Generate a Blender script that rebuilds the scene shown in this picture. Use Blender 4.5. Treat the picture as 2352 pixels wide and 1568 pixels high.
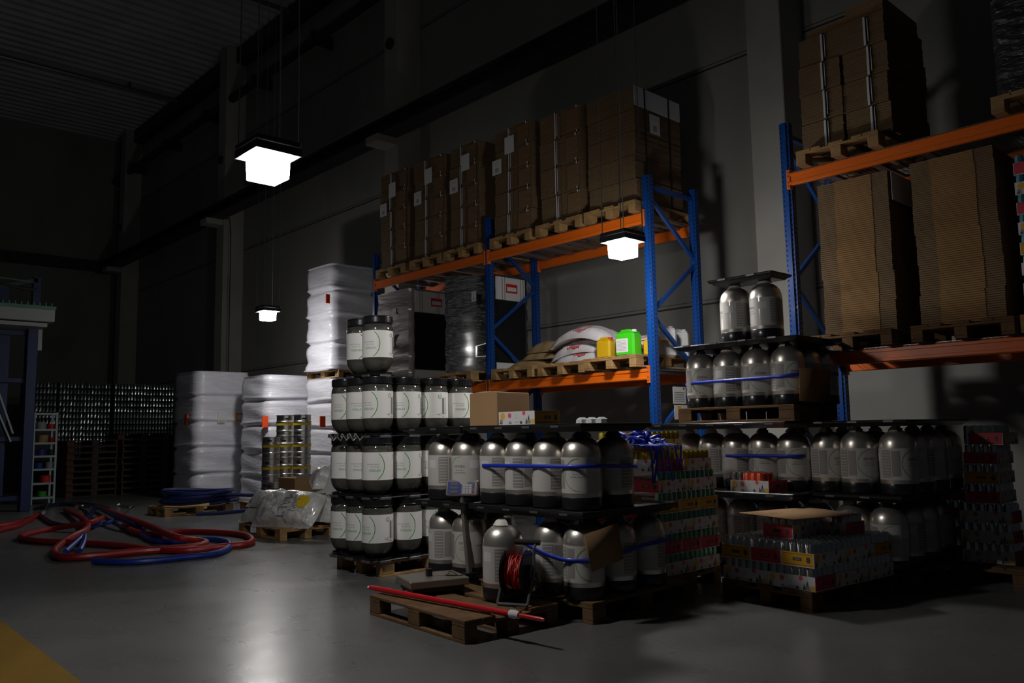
import bpy, math, random
from mathutils import Vector, Matrix
random.seed(7)
C = bpy.context.scene.collection
for o in list(bpy.data.objects): bpy.data.objects.remove(o)
PI = math.pi

# ------------------------------------------------------------------ camera
CX, CY, H = 1176.0, 784.0, 1.33
FPX = 1891.18
RX = Vector((0.67862118, 0.09133062, 0.72878804))
RY = Vector((0.73428715, -0.06113101, -0.6760809))
RZ = Vector((-0.01719534, 0.99394251, -0.1085477))
cam_d = bpy.data.cameras.new('camera'); cam = bpy.data.objects.new('camera', cam_d); C.objects.link(cam)
cam_d.sensor_width = 36.0; cam_d.lens = FPX / 2352 * 36; cam_d.clip_end = 200
M = Matrix((RX, RY, RZ)).to_4x4(); M.translation = (0, 0, H); cam.matrix_world = M
bpy.context.scene.camera = cam
def ray(px, py):
    c = Vector((px - CX, -(py - CY), -FPX)); return Vector((RX.dot(c), RY.dot(c), RZ.dot(c)))
def on_z(px, py, z):
    d = ray(px, py); t = (z - H) / d.z; return Vector((d.x * t, d.y * t, z))
def on_y(px, py, y):
    d = ray(px, py); t = y / d.y; return Vector((d.x * t, y, H + d.z * t))
def on_x(px, py, x):
    d = ray(px, py); t = x / d.x; return Vector((x, d.y * t, H + d.z * t))

# ------------------------------------------------------------------ world, exposure
sc = bpy.context.scene
w = bpy.data.worlds.new('night'); sc.world = w; w.use_nodes = True
w.node_tree.nodes['Background'].inputs[0].default_value = (0.7, 0.85, 1.0, 1)
w.node_tree.nodes['Background'].inputs[1].default_value = 0.009
sc.view_settings.view_transform = 'Standard'; sc.view_settings.look = 'None'
sc.view_settings.gamma = 1; sc.view_settings.use_curve_mapping = False
sc.view_settings.exposure = 0.0
LAMP = 98.0      # radiance of the lamps' side covers
DOWN = 225.0     # radiance of the lamps' downward panels

# ------------------------------------------------------------------ helpers
class MB:
    def __init__(s): s.v = []; s.f = []; s.m = []; s.sm = []
    def add(s, vs, fs, mat=0, smooth=False):
        b = len(s.v); s.v += [tuple(p) for p in vs]
        for f in fs: s.f.append([b + i for i in f]); s.m.append(mat); s.sm.append(smooth)
        return s
    def box(s, x0, x1, y0, y1, z0, z1, mat=0, bev=0.0, mtx=None):
        if bev <= 0:
            vs = [(x, y, z) for z in (z0, z1) for y in (y0, y1) for x in (x0, x1)]
            fs = [(0, 2, 3, 1), (4, 5, 7, 6), (0, 1, 5, 4), (2, 6, 7, 3), (0, 4, 6, 2), (1, 3, 7, 5)]
        else:
            b = min(bev, (x1 - x0) / 2.01, (y1 - y0) / 2.01, (z1 - z0) / 2.01); vs = []
            ring = lambda z, i: [(x0 + i, y0 + b, z), (x0 + b, y0 + i, z), (x1 - b, y0 + i, z), (x1 - i, y0 + b, z),
                                 (x1 - i, y1 - b, z), (x1 - b, y1 - i, z), (x0 + b, y1 - i, z), (x0 + i, y1 - b, z)]
            top = lambda z: [(x0 + b, y0 + b, z)] * 2 + [(x1 - b, y0 + b, z)] * 2 + [(x1 - b, y1 - b, z)] * 2 + [(x0 + b, y1 - b, z)] * 2
            vs = ring(z0 + b, 0) + ring(z1 - b, 0)
            q = [(x0 + b, y0 + b), (x1 - b, y0 + b), (x1 - b, y1 - b), (x0 + b, y1 - b)]
            vs += [(x, y, z0) for x, y in q] + [(x, y, z1) for x, y in q]
            fs = []
            for i in range(8): fs.append((i, (i + 1) % 8, 8 + (i + 1) % 8, 8 + i))
            fs += [(19, 18, 17, 16), (20, 21, 22, 23)]
            for k, (a, c) in enumerate(((0, 1), (2, 3), (4, 5), (6, 7))):
                fs.append((16 + k, c, a)); fs.append((20 + k, 8 + a, 8 + c))
                n = (k + 1) % 4; d = (c + 1) % 8
                fs.append((16 + k, 16 + n, d, c)); fs.append((20 + k, 8 + c, 8 + d, 20 + n))
        if mtx: vs = [tuple(mtx @ Vector(p)) for p in vs]
        return s.add(vs, fs, mat)
    def lathe(s, prof, seg=24, mat=0, c=(0, 0), a0=0, a1=2 * PI, smooth=True, mtx=None):
        full = abs(a1 - a0 - 2 * PI) < 1e-6; n = seg if full else seg + 1; vs = []; fs = []
        for r, z in prof:
            for i in range(n):
                a = a0 + (a1 - a0) * i / seg; vs.append((c[0] + r * math.cos(a), c[1] + r * math.sin(a), z))
        for j in range(len(prof) - 1):
            for i in range(seg):
                k = (i + 1) % n; fs.append((j * n + i, j * n + k, (j + 1) * n + k, (j + 1) * n + i))
        if mtx: vs = [tuple(mtx @ Vector(p)) for p in vs]
        return s.add(vs, fs, mat, smooth)
    def tube(s, pts, r, seg=8, mat=0, closed=False, ry=None):
        pts = [Vector(p) for p in pts]; n = len(pts); vs = []; up = Vector((0, 0, 1)); last = None
        for i, p in enumerate(pts):
            a = pts[(i - 1) % n] if (closed or i > 0) else p; b = pts[(i + 1) % n] if (closed or i < n - 1) else p
            t = (b - a).normalized(); u = t.cross(up)
            if u.length < 1e-3: u = t.cross(Vector((1, 0, 0)))
            u.normalize()
            if last is not None and u.dot(last) < 0: u = -u
            last = u; v = u.cross(t)
            for k in range(seg):
                an = 2 * PI * k / seg; vs.append(p + u * (r * math.cos(an)) + v * ((ry or r) * math.sin(an)))
        fs = []
        for i in range(n if closed else n - 1):
            for k in range(seg):
                k2 = (k + 1) % seg; j = (i + 1) % n; fs.append((i * seg + k, i * seg + k2, j * seg + k2, j * seg + k))
        s.add(vs, fs, mat, True)
        if not closed: s.add(vs[:seg], [tuple(range(seg))], mat); s.add(vs[-seg:], [tuple(range(seg))[::-1]], mat)
        return s
    def bar(s, a, b, wx, wz, mat=0):   # rectangular bar from a to b
        a = Vector(a); b = Vector(b); t = (b - a).normalized(); up = Vector((0, 0, 1))
        u = t.cross(up)
        if u.length < 1e-3: u = Vector((1, 0, 0))
        u.normalize(); v = u.cross(t)
        vs = [p + u * (sx * wx / 2) + v * (sz * wz / 2) for p in (a, b) for sx, sz in ((-1, -1), (1, -1), (1, 1), (-1, 1))]
        return s.add(vs, [(0, 1, 2, 3), (7, 6, 5, 4), (0, 4, 5, 1), (1, 5, 6, 2), (2, 6, 7, 3), (3, 7, 4, 0)], mat)
    def quad(s, a, b, c, d, mat=0): return s.add([a, b, c, d], [(0, 1, 2, 3)], mat)
    def build(s, name, mats, parent=None, loc=None, sharp=True):
        me = bpy.data.meshes.new(name); me.from_pydata(s.v, [], s.f)
        if not isinstance(mats, (list, tuple)): mats = [mats]
        for m in mats: me.materials.append(m)
        me.polygons.foreach_set('material_index', s.m); me.polygons.foreach_set('use_smooth', s.sm)
        me.update()
        if sharp: me.set_sharp_from_angle(angle=math.radians(35))
        o = bpy.data.objects.new(name, me); C.objects.link(o)
        if parent: o.parent = parent
        if loc: o.location = loc
        return o

def tag(o, label=None, cat=None, group=None, kind=None):
    if label: o['label'] = label
    if cat: o['category'] = cat
    if group: o['group'] = group
    if kind: o['kind'] = kind
    return o
def empty(name, loc=(0, 0, 0), rz=0.0, label=None, cat=None, group=None):
    o = bpy.data.objects.new(name, None); C.objects.link(o); o.location = loc; o.rotation_euler = (0, 0, rz)
    o.empty_display_size = 0.1
    return tag(o, label, cat, group)
def copy_tree(o, parent=None):
    c = o.copy(); C.objects.link(c); c.parent = parent
    for ch in o.children: copy_tree(ch, c)
    return c
class Proto:      # the first use places the original, later ones place copies
    def __init__(s, make): s.make = make; s.o = None
    def put(s, loc, rz=0.0, label=None, group=None):
        if s.o is None: s.o = s.make(); o = s.o
        else: o = copy_tree(s.o)
        o.location = loc; o.rotation_euler = (0, 0, rz)
        if label: o['label'] = label
        if group: o['group'] = group
        return o
def struct(o): o['kind'] = 'structure'; return o

# ------------------------------------------------------------------ materials
def mat(name, col, rough=0.6, metal=0.0, spec=0.5, coat=0.0, noise=0.0, nscale=8.0, bump=0.0, bscale=20.0, coord='Object', stretch=(1, 1, 1), emit=None, estr=0, col2=None, alpha=1.0, sss=0.0, bdist=0.01):
    m = bpy.data.materials.new(name); m.use_nodes = True; nt = m.node_tree; N = nt.nodes; L = nt.links
    b = N['Principled BSDF']; b.inputs['Base Color'].default_value = (*col, 1); b.inputs['Roughness'].default_value = rough
    b.inputs['Metallic'].default_value = metal; b.inputs['Specular IOR Level'].default_value = spec
    b.inputs['Coat Weight'].default_value = coat; b.inputs['Coat Roughness'].default_value = 0.12
    b.inputs['Alpha'].default_value = alpha
    if emit: b.inputs['Emission Color'].default_value = (*emit, 1); b.inputs['Emission Strength'].default_value = estr
    if noise or bump or col2:
        tc = N.new('ShaderNodeTexCoord'); mp = N.new('ShaderNodeMapping'); mp.inputs['Scale'].default_value = stretch
        L.new(tc.outputs[coord], mp.inputs[0])
    if noise or col2:
        n = N.new('ShaderNodeTexNoise'); n.inputs['Scale'].default_value = nscale; n.inputs['Detail'].default_value = 5
        L.new(mp.outputs[0], n.inputs[0]); r = N.new('ShaderNodeValToRGB'); L.new(n.outputs[0], r.inputs[0])
        k = noise or .3; c2 = col2 or tuple(min(1, c * (1 + k)) for c in col)
        c1 = col if col2 else tuple(c * (1 - k) for c in col)
        r.color_ramp.elements[0].position = 0.35; r.color_ramp.elements[1].position = 0.68
        r.color_ramp.elements[0].color = (*c1, 1); r.color_ramp.elements[1].color = (*c2, 1)
        L.new(r.outputs[0], b.inputs['Base Color'])
    if bump:
        n2 = N.new('ShaderNodeTexNoise'); n2.inputs['Scale'].default_value = bscale; n2.inputs['Detail'].default_value = 4
        L.new(mp.outputs[0], n2.inputs[0]); bp = N.new('ShaderNodeBump'); bp.inputs['Strength'].default_value = bump
        bp.inputs['Distance'].default_value = bdist; L.new(n2.outputs[0], bp.inputs['Height']); L.new(bp.outputs[0], b.inputs['Normal'])
    return m
X = {}
X['concrete'] = mat('concrete_wall', (.31, .305, .285), .85, noise=.12, nscale=.7, bump=.2, bscale=3, coord='Object', stretch=(1, 1, .5))
X['pier'] = mat('concrete_pier', (.42, .41, .38), .85, noise=.08, nscale=1.5)
X['joint'] = mat('panel_joint', (.05, .05, .05), .9)
X['ceil'] = mat('corrugated_steel', (.55, .56, .57), .55, metal=.1, noise=.1, nscale=1)
X['dark_steel'] = mat('dark_steel', (.05, .05, .06), .5, metal=.4)
X['grey_steel'] = mat('grey_steel', (.18, .18, .20), .4, metal=.6)
X['galv'] = mat('galvanised_wire', (.35, .35, .36), .4, metal=.8)
X['orange'] = mat('orange_beam', (.86, .16, .008), .35, coat=.2)
X['blue'] = mat('blue_upright', (.004, .060, .29), .35, coat=.3)
X['hole'] = mat('slot_hole', (.004, .004, .006), .9)
X['card'] = mat('cardboard', (.30, .175, .08), .9, noise=.12, nscale=3)
X['card_l'] = mat('cardboard_light', (.42, .25, .12), .9, noise=.08, nscale=2)
X['card_d'] = mat('cardboard_ends', (.20, .115, .055), .95, noise=.2, nscale=30, stretch=(.1, .1, 3))
X['paper'] = mat('white_paper', (.75, .75, .75), .7)
X['print'] = mat('grey_print', (.22, .22, .23), .7)
X['black_print'] = mat('black_print', (.03, .03, .03), .7)
X['wood'] = mat('pallet_wood', (.36, .215, .085), .8, noise=.28, nscale=6, stretch=(1, 1, 1), bump=.2, bscale=40)
X['wood_d'] = mat('pallet_wood_worn', (.16, .085, .035), .85, noise=.3, nscale=6, bump=.2, bscale=40)
X['wood_b'] = mat('pallet_wood_weathered', (.06, .045, .04), .85, noise=.3, nscale=6)
X['wood_red_lit'] = mat('pallet_block_lit', (.14, .045, .02), .85, noise=.3, nscale=6)  # orange-brown wood with its lit look put into the colour
X['black'] = mat('black_plastic', (.012, .012, .014), .35)
X['cap'] = mat('black_cap', (.014, .014, .017), .28, coat=.3)
X['green'] = mat('green_print', (.03, .33, .02), .6)
X['label'] = mat('keg_label', (.88, .87, .85), .45, coat=.25)
X['slabel'] = mat('silver_keg_label', (.58, .56, .53), .4, coat=.6)
X['slabel_w'] = mat('silver_keg_sticker', (.70, .68, .68), .5)
X['sprint'] = mat('silver_keg_print', (.30, .285, .27), .5, coat=.4)
X['silver'] = mat('silver_inner_bag', (.74, .69, .63), .34, metal=.85, coat=.7)
X['dome_lit'] = mat('lit_dome_tone', (.75, .72, .66), .5)  # pale tone standing in for light on the dome top
X['steel'] = mat('brushed_keg_steel', (.62, .61, .58), .28, metal=1.0, bump=.05, bscale=200)
X['yellow_band'] = mat('yellow_band', (.78, .55, .02), .5)
X['strap'] = mat('blue_strap', (.006, .035, .50), .5, coat=.2)
X['film'] = mat('white_stretch_film', (.78, .78, .86), .38, coat=.55, noise=.06, nscale=4, bump=.5, bscale=5, stretch=(1, 1, 5), bdist=.02)
X['film_b'] = mat('black_stretch_film', (.03, .03, .036), .30, spec=1.0, coat=1.0, bump=1.0, bscale=5, stretch=(1, 1, 4), bdist=.05)
X['film_g'] = mat('grey_stretch_film', (.21, .18, .17), .38, coat=.5, bump=.35, bscale=4, stretch=(1, 1, 5), bdist=.03)
X['foam'] = mat('white_foam', (.72, .72, .74), .8)
X['red'] = mat('red_print', (.60, .02, .015), .6)
X['tag_orange'] = mat('orange_red_tag', (.95, .09, .01), .6)
X['tag_or2'] = mat('orange_tag', (.90, .33, .02), .6)
X['hose_r'] = mat('red_hose', (.30, .008, .010), .45, coat=.15)
X['hose_b'] = mat('blue_hose', (.008, .04, .32), .4, coat=.2)
X['hose_db'] = mat('dark_blue_hose', (.004, .013, .085), .35, coat=.3)
X['chrome'] = mat('steel_fitting', (.6, .6, .6), .25, metal=1.0)
X['bag'] = mat('clear_malt_bag', (.68, .68, .66), .25, coat=.8, noise=.2, nscale=9, bump=1, bscale=9, bdist=.04)
X['sack_w'] = mat('white_woven_sack', (.70, .68, .70), .45, coat=.2, bump=.7, bscale=8, bdist=.03)
X['sack_b'] = mat('brown_paper_sack', (.34, .23, .11), .75, bump=.6, bscale=8, bdist=.03)
X['can'] = mat('can_aluminium', (.72, .72, .72), .22, metal=1.0)
X['can_g'] = mat('green_can', (.22, .42, .30), .28, metal=.75)
X['can_y'] = mat('yellow_can', (.45, .33, .03), .3, metal=.5)
X['can_r'] = mat('coral_can', (.75, .12, .06), .3, metal=.3)
X['can_b'] = mat('pale_blue_can', (.15, .4, .5), .3, metal=.4)
X['amber'] = mat('amber_tray_end', (.72, .36, .012), .6)
X['pink'] = mat('pink_tray_end', (.62, .035, .07), .6)
X['tray_w'] = mat('white_tray_side', (.68, .66, .66), .6)
X['t_yel'] = mat('tray_yellow', (.80, .42, .02), .6)
X['t_pink'] = mat('tray_pink', (.75, .10, .14), .6)
X['t_dark'] = mat('tray_dark', (.07, .07, .07), .6)
X['t_grey'] = mat('tray_grey', (.28, .27, .28), .6)
X['jug_g'] = mat('green_canister', (.06, .62, .02), .35, coat=.2)
X['jug_y'] = mat('yellow_canister', (.68, .42, .01), .35, coat=.2)
X['jug_w'] = mat('white_canister', (.70, .70, .68), .4)
X['shelf_g'] = mat('pale_green_metal', (.32, .42, .42), .5)
X['pad'] = mat('dark_separator', (.02, .02, .025), .5)
X['mach_b'] = mat('machine_blue', (.003, .015, .085), .5)
X['mach_w'] = mat('machine_pale', (.35, .38, .35), .5)
X['mach_g'] = mat('machine_green', (.10, .25, .18), .5)
X['scale_s'] = mat('scale_steel', (.36, .31, .27), .42, metal=.6)
X['panel_b'] = mat('scale_panel_blue', (.02, .035, .22), .4)
X['lcd'] = mat('lcd_grey', (.12, .13, .13), .3)
X['keys'] = mat('pale_keys', (.5, .5, .52), .5)
X['cable_r'] = mat('red_cable', (.55, .025, .01), .5)
X['emit'] = mat('lamp_cover', (.9, .9, .9), .4, emit=(1.0, .97, .93), estr=LAMP)
X['emit_d'] = mat('lamp_panel', (.9, .9, .9), .4, emit=(1.0, .97, .93), estr=DOWN)
X['can_far'] = mat('far_can', (.72, .80, .78), .25, metal=1.0)
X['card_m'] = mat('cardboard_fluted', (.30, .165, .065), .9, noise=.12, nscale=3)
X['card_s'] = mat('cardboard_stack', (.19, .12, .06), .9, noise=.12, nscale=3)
X['yel_floor'] = mat('floor_paint_yellow', (.22, .125, .015), .5, noise=.1, nscale=3)
X['rod_r'] = mat('red_pole', (.60, .012, .02), .3, coat=.4)

def floor_mat():
    m = bpy.data.materials.new('polished_concrete'); m.use_nodes = True; nt = m.node_tree; N = nt.nodes; L = nt.links; b = N['Principled BSDF']
    tc = N.new('ShaderNodeTexCoord')
    def noise(s, d, st=(1, 1, 1)):
        mp = N.new('ShaderNodeMapping'); mp.inputs['Scale'].default_value = st; L.new(tc.outputs['Object'], mp.inputs[0])
        n = N.new('ShaderNodeTexNoise'); n.inputs['Scale'].default_value = s; n.inputs['Detail'].default_value = d; L.new(mp.outputs[0], n.inputs[0]); return n
    n1 = noise(1.2, 6); r = N.new('ShaderNodeValToRGB'); L.new(n1.outputs[0], r.inputs[0])
    r.color_ramp.elements[0].position = .3; r.color_ramp.elements[1].position = .75
    r.color_ramp.elements[0].color = (.115, .117, .118, 1); r.color_ramp.elements[1].color = (.16, .158, .154, 1); L.new(r.outputs[0], b.inputs['Base Color'])
    n2 = noise(2.2, 6, (1, 1, 1)); r2 = N.new('ShaderNodeValToRGB'); L.new(n2.outputs[0], r2.inputs[0])
    r2.color_ramp.elements[0].position = .2; r2.color_ramp.elements[1].position = .85
    r2.color_ramp.elements[0].color = (.24, .24, .24, 1); r2.color_ramp.elements[1].color = (.34, .34, .34, 1); L.new(r2.outputs[0], b.inputs['Roughness'])
    n3 = noise(2.5, 3); bp = N.new('ShaderNodeBump'); bp.inputs['Strength'].default_value = .22; bp.inputs['Distance'].default_value = .012
    L.new(n3.outputs[0], bp.inputs['Height']); L.new(bp.outputs[0], b.inputs['Normal'])
    return m
X['floor'] = floor_mat()

def clear_mat(name, tint, fac):
    m = bpy.data.materials.new(name); m.use_nodes = True; nt = m.node_tree; N = nt.nodes; L = nt.links
    N.remove(N['Principled BSDF']); out = N['Material Output']
    tr = N.new('ShaderNodeBsdfTransparent'); tr.inputs[0].default_value = (*tint, 1)
    df = N.new('ShaderNodeBsdfPrincipled'); df.inputs['Base Color'].default_value = (.17, .17, .145, 1); df.inputs['Roughness'].default_value = .1
    mx = N.new('ShaderNodeMixShader'); mx.inputs[0].default_value = fac
    gl = N.new('ShaderNodeBsdfGlossy'); gl.inputs['Roughness'].default_value = .06
    fr = N.new('ShaderNodeFresnel'); fr.inputs[0].default_value = 1.5; m2 = N.new('ShaderNodeMixShader')
    L.new(tr.outputs[0], mx.inputs[1]); L.new(df.outputs[0], mx.inputs[2])
    L.new(fr.outputs[0], m2.inputs[0]); L.new(mx.outputs[0], m2.inputs[1]); L.new(gl.outputs[0], m2.inputs[2]); L.new(m2.outputs[0], out.inputs[0])
    return m
X['pet'] = clear_mat('clear_smoky_plastic', (.80, .80, .76), .40)
X['haze'] = clear_mat('clear_film', (.9, .9, .92), .3)

# text as flat mesh, returned as (verts, faces) in its own plane
_tc = {}
def text_geo(s, size):
    k = (s, size)
    if k not in _tc:
        cu = bpy.data.curves.new('t', 'FONT'); cu.body = s; cu.size = size; cu.align_x = 'CENTER'; cu.align_y = 'CENTER'; cu.resolution_u = 2
        ob = bpy.data.objects.new('t', cu); C.objects.link(ob); bpy.context.view_layer.update()
        me = ob.to_mesh(); vs = [tuple(v.co) for v in me.vertices]; fs = [tuple(p.vertices) for p in me.polygons]
        ob.to_mesh_clear(); bpy.data.objects.remove(ob); bpy.data.curves.remove(cu); _tc[k] = (vs, fs)
    return _tc[k]
def wrap_text(mb, s, size, R, a, z, m, flip=False):
    vs, fs = text_geo(s, size); k = -1 if flip else 1
    mb.add([(R * math.cos(a + k * x / R), R * math.sin(a + k * x / R), z + k * y) for x, y, _ in vs], fs, m)
def plane_text(mb, s, size, o, u, v, m):
    vs, fs = text_geo(s, size); o = Vector(o); u = Vector(u); v = Vector(v)
    mb.add([o + u * x + v * y for x, y, _ in vs], fs, m)
def patch(mb, R, a0, a1, z0, z1, m, n=6):
    vs = []; 
    for i in range(n + 1):
        a = a0 + (a1 - a0) * i / n; vs += [(R * math.cos(a), R * math.sin(a), z0), (R * math.cos(a), R * math.sin(a), z1)]
    mb.add(vs, [(2 * i, 2 * i + 2, 2 * i + 3, 2 * i + 1) for i in range(n)], m, True)
def arc_ring(mb, R, a, z, rad, wd, m, t0=0, t1=2 * PI, n=40, zlo=-9, zhi=9):
    vs = []; fs = []
    for i in range(n + 1):
        t = t0 + (t1 - t0) * i / n
        for q in (rad - wd / 2, rad + wd / 2):
            x = q * math.cos(t); y = q * math.sin(t); vs.append((R * math.cos(a + x / R), R * math.sin(a + x / R), z + y))
    for i in range(n):
        if all(zlo <= vs[j][2] <= zhi for j in (2 * i, 2 * i + 1, 2 * i + 2, 2 * i + 3)): fs.append((2 * i, 2 * i + 1, 2 * i + 3, 2 * i + 2))
    mb.add(vs, fs, m)

# ------------------------------------------------------------------ setting
XL, YW, ZC = -30.0, 9.35, 11.7
struct(MB().box(XL - .3, 9, -9, YW + .3, -.2, 0).build('floor', X['floor']))
struct(MB().box(XL - .3, XL, -9, YW + .3, 0, ZC + 1).build('wall_left', X['concrete']))
wb = MB().box(XL, 9, YW, YW + .3, 0, ZC + 1)
for z in (.1, 2.98, 6.2, 9.3):
    wb.box(XL, 9, YW - .004, YW + .05, z - .012, z + .012, 1); wb.box(XL, 9, YW - .006, YW + .02, z + .05, z + .056, 1)
struct(wb.build('wall_back', [X['concrete'], X['joint']]))
# corrugated roof: ribs run across the hall (along Y)
cm = MB(); x = XL; vs = []; fs = []; i = 0
prof = []
while x < 9:
    prof += [(x, ZC), (x + .14, ZC), (x + .19, ZC + .13), (x + .31, ZC + .13)]; x += .36
for (a, b) in prof: vs += [(a, -9, b), (a, YW, b)]
for k in range(len(prof) - 1): fs.append((2 * k, 2 * k + 2, 2 * k + 3, 2 * k + 1))
cm.add(vs, fs); cm.box(XL, 9, -9, YW, ZC + .2, ZC + .3)
struct(cm.build('ceiling', X['ceil']))
n = 1
for x0 in (-28.9, -20.9, -13.05, -5.13, 2.7):        # concrete piers
    struct(MB().box(x0, x0 + .46, 8.8, YW, 0, ZC, bev=.01).build('trim_%d' % n, X['pier'])); n += 1
cb = MB()                                               # long steel rail along the wall with corbels
cb.box(XL, 9, 8.42, 8.80, 7.22, 7.25); cb.box(XL, 9, 8.58, 8.62, 6.98, 7.22); cb.box(XL, 9, 8.42, 8.80, 6.95, 6.98)
for x0 in (-28.9, -20.9, -13.05, -5.13, 2.7): cb.box(x0 + .02, x0 + .44, 8.35, 8.8, 6.80, 6.95, 1, .01)
struct(cb.build('trim_%d' % n, [X['dark_steel'], X['pier']])); n += 1
struct(MB().box(XL, 9, 9.05, YW, ZC - .42, ZC - .02).build('trim_%d' % n, X['dark_steel'])); n += 1
rp = MB().tube([(XL, 8.95, 10.25), (9, 8.95, 10.25)], .11, 10)
for k in range(12): rp.box(-28 + k * 3, -27.94 + k * 3, 8.8, YW, 10.1, 10.4)
tag(rp.build('roof_drain_pipe', X['dark_steel']), 'long dark drain pipe running high along the back wall', 'pipe')
tag(MB().box(XL, XL + .22, -9, 8.8, 7.0, 7.35).build('steel_rail', X['dark_steel']), 'dark horizontal steel rail across the far left wall', 'rail')
dp = MB().tube([(-29.55, 9.1, 0), (-29.55, 9.1, 11.3)], .13, 10)
tag(dp.build('downpipe', X['dark_steel']), 'dark vertical downpipe in the far corner of the hall', 'pipe')
for k, (x, y, z) in enumerate(((-28.67, 8.8, 8.35), (-20.67, 8.8, 8.6), (-12.82, 8.8, 8.9))):
    m_ = MB().lathe([(0, -.03), (.11, -.03), (.11, .03), (0, .03)], 16, mtx=Matrix.Translation((x, y - .03, z)) @ Matrix.Rotation(PI / 2, 4, 'X'))
    tag(m_.build('round_wall_fitting', X['dark_steel']), ['dark round fitting on the concrete pier by the far corner', 'dark round fitting on the concrete pier beside the nearest lamp', 'dark round fitting on the concrete pier above the cardboard stacks'][k], 'fitting', 'round fittings on the piers')
for k, xx in enumerate((-24.5, -17.4, -10.2)):
    p = MB().tube([(xx, -9, ZC - .22), (xx, 9.0, ZC - .22)], .05, 6)
    for q in range(5): p.box(xx - .04, xx + .04, -6 + q * 3.4, -5.94 + q * 3.4, ZC - .2, ZC + .01)
    tag(p.build('roof_conduit', X['grey_steel']), ['thin conduit under the roof, farthest of three', 'thin conduit under the roof, middle one of three', 'thin conduit under the roof, nearest of three'][k], 'pipe', 'conduits under the corrugated roof')
cc = MB().tube([(-20.2, 8.75, 6.9), (-20.0, 8.76, 6.9), (-19.95, 8.78, 6.5), (-19.95, 8.78, .3)], .012, 6)
# yellow painted area bottom left
pa, pb, pc = on_z(-20, 1408, 0), on_z(210, 1585, 0), on_z(-40, 1620, 0)
struct(MB().add([(pa.x, pa.y, .0), (pa.x, pa.y, .004), (pb.x, pb.y, .0), (pb.x, pb.y, .004), (pc.x - 1.2, pc.y - 1.2, 0), (pc.x - 1.2, pc.y - 1.2, .004)],
      [(1, 5, 3), (0, 1, 3, 2), (2, 3, 5, 4), (4, 5, 1, 0)]).build('trim_20', X['yel_floor']))

# ------------------------------------------------------------------ pendant lamps
def make_lamp():
    r = empty('pendant_lamp', label='', cat='lamp')
    h_ = MB().box(-.165, .165, -.165, .165, .105, .15, 0, .01)
    for s in (-1, 1):
        h_.box(-.165, .165, s * .161 - .004, s * .161 + .004, .05, .106); h_.box(s * .161 - .004, s * .161 + .004, -.157, .157, .05, .106)
    h_.build('housing', X['dark_steel'], r)
    t_, b_ = .112, .104
    MB().add([(-b_, -b_, -.102), (b_, -b_, -.102), (b_, b_, -.102), (-b_, b_, -.102), (-t_, -t_, .104), (t_, -t_, .104), (t_, t_, .104), (-t_, t_, .104)],
             [(0, 1, 5, 4), (1, 2, 6, 5), (2, 3, 7, 6), (3, 0, 4, 7), (4, 5, 6, 7)]).build('lamp_cover', X['emit'], r)
    MB().box(-b_ + .004, b_ - .004, -b_ + .004, b_ - .004, -.106, -.1025).build('lamp_panel', X['emit_d'], r)
    for sx, sy in ((-1, -1), (1, -1), (-1, 1), (1, 1)):
        MB().tube([(sx * .14, sy * .15, .15), (sx * .12, sy * .13, ZC - 3.3)], .005, 5).build('suspension_wire', X['galv'], r)
    return r
lamp = Proto(make_lamp)
for (x, y, z, l) in ((-5.13, 2.51, 3.17, 'nearest glowing pendant lamp hanging at upper left, largest of three'),
                     (-13.65, 6.72, 3.48, 'far glowing pendant lamp hanging left of the white wrapped stacks'),
                     (-5.25, 6.43, 3.17, 'glowing pendant lamp hanging in front of the orange rack beam')):
    lamp.put((x, y, z), 0, l, 'pendant lamps hung through the hall')
for (x, y) in ():      # the same row goes on behind the camera
    o = lamp.put((x, y, 3.28), 0, 'glowing pendant lamp of the row continuing behind the viewer', 'pendant lamps hung through the hall')

# ------------------------------------------------------------------ pallets
def make_pallet(wm, lx=1.2, ly=.8):
    def f():
        r = empty('euro_pallet', label='', cat='pallet')
        for k in range(5):
            wd = (.145, .1, .145, .1, .145)[k] * ly / .8; y = -ly / 2 + wd / 2 + (ly - .145) * k / 4 * (1 if k else 1)
            y = (-ly / 2 + .0725, -ly / 4 + .0, 0, ly / 4 - .0, ly / 2 - .0725)[k]
            MB().box(-lx / 2, lx / 2, y - wd / 2, y + wd / 2, .122, .144, 0, .003).build('deck_board', wm, r)
        for x in (-lx / 2 + .0725, 0, lx / 2 - .0725):
            MB().box(x - .0725, x + .0725, -ly / 2, ly / 2, .10, .1215, 0, .003).build('cross_board', wm, r)
        for y in (-ly / 2 + .05, 0, ly / 2 - .05):
            MB().box(-lx / 2, lx / 2, y - .05, y + .05, 0, .022, 0, .003).build('base_board', wm, r)
            for x in (-lx / 2 + .0725, 0, lx / 2 - .0725):
                MB().box(x - .0725, x + .0725, y - .05, y + .05, .0225, .0995, 0, .004).build('block', wm, r)
        return r
    return f
PAL = Proto(make_pallet(X['wood'])); PALD = Proto(make_pallet(X['wood_d']))
def simple_pallet(wm, blk):
    b = MB()
    for y in (-.35, -.2, 0, .2, .35): b.box(-.6, .6, y - .06, y + .06, .122, .144)
    for x in (-.5275, 0, .5275):
        b.box(x - .0725, x + .0725, -.4, .4, .10, .122)
        for y in (-.35, 0, .35): b.box(x - .0725, x + .0725, y - .05, y + .05, .022, .10, 1 if x < 0 else 0)  # only the left-end blocks get the colour of lit wood
    for y in (-.35, 0, .35): b.box(-.6, .6, y - .05, y + .05, 0, .022)
    return b.build('euro_pallet', [wm, blk])

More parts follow.
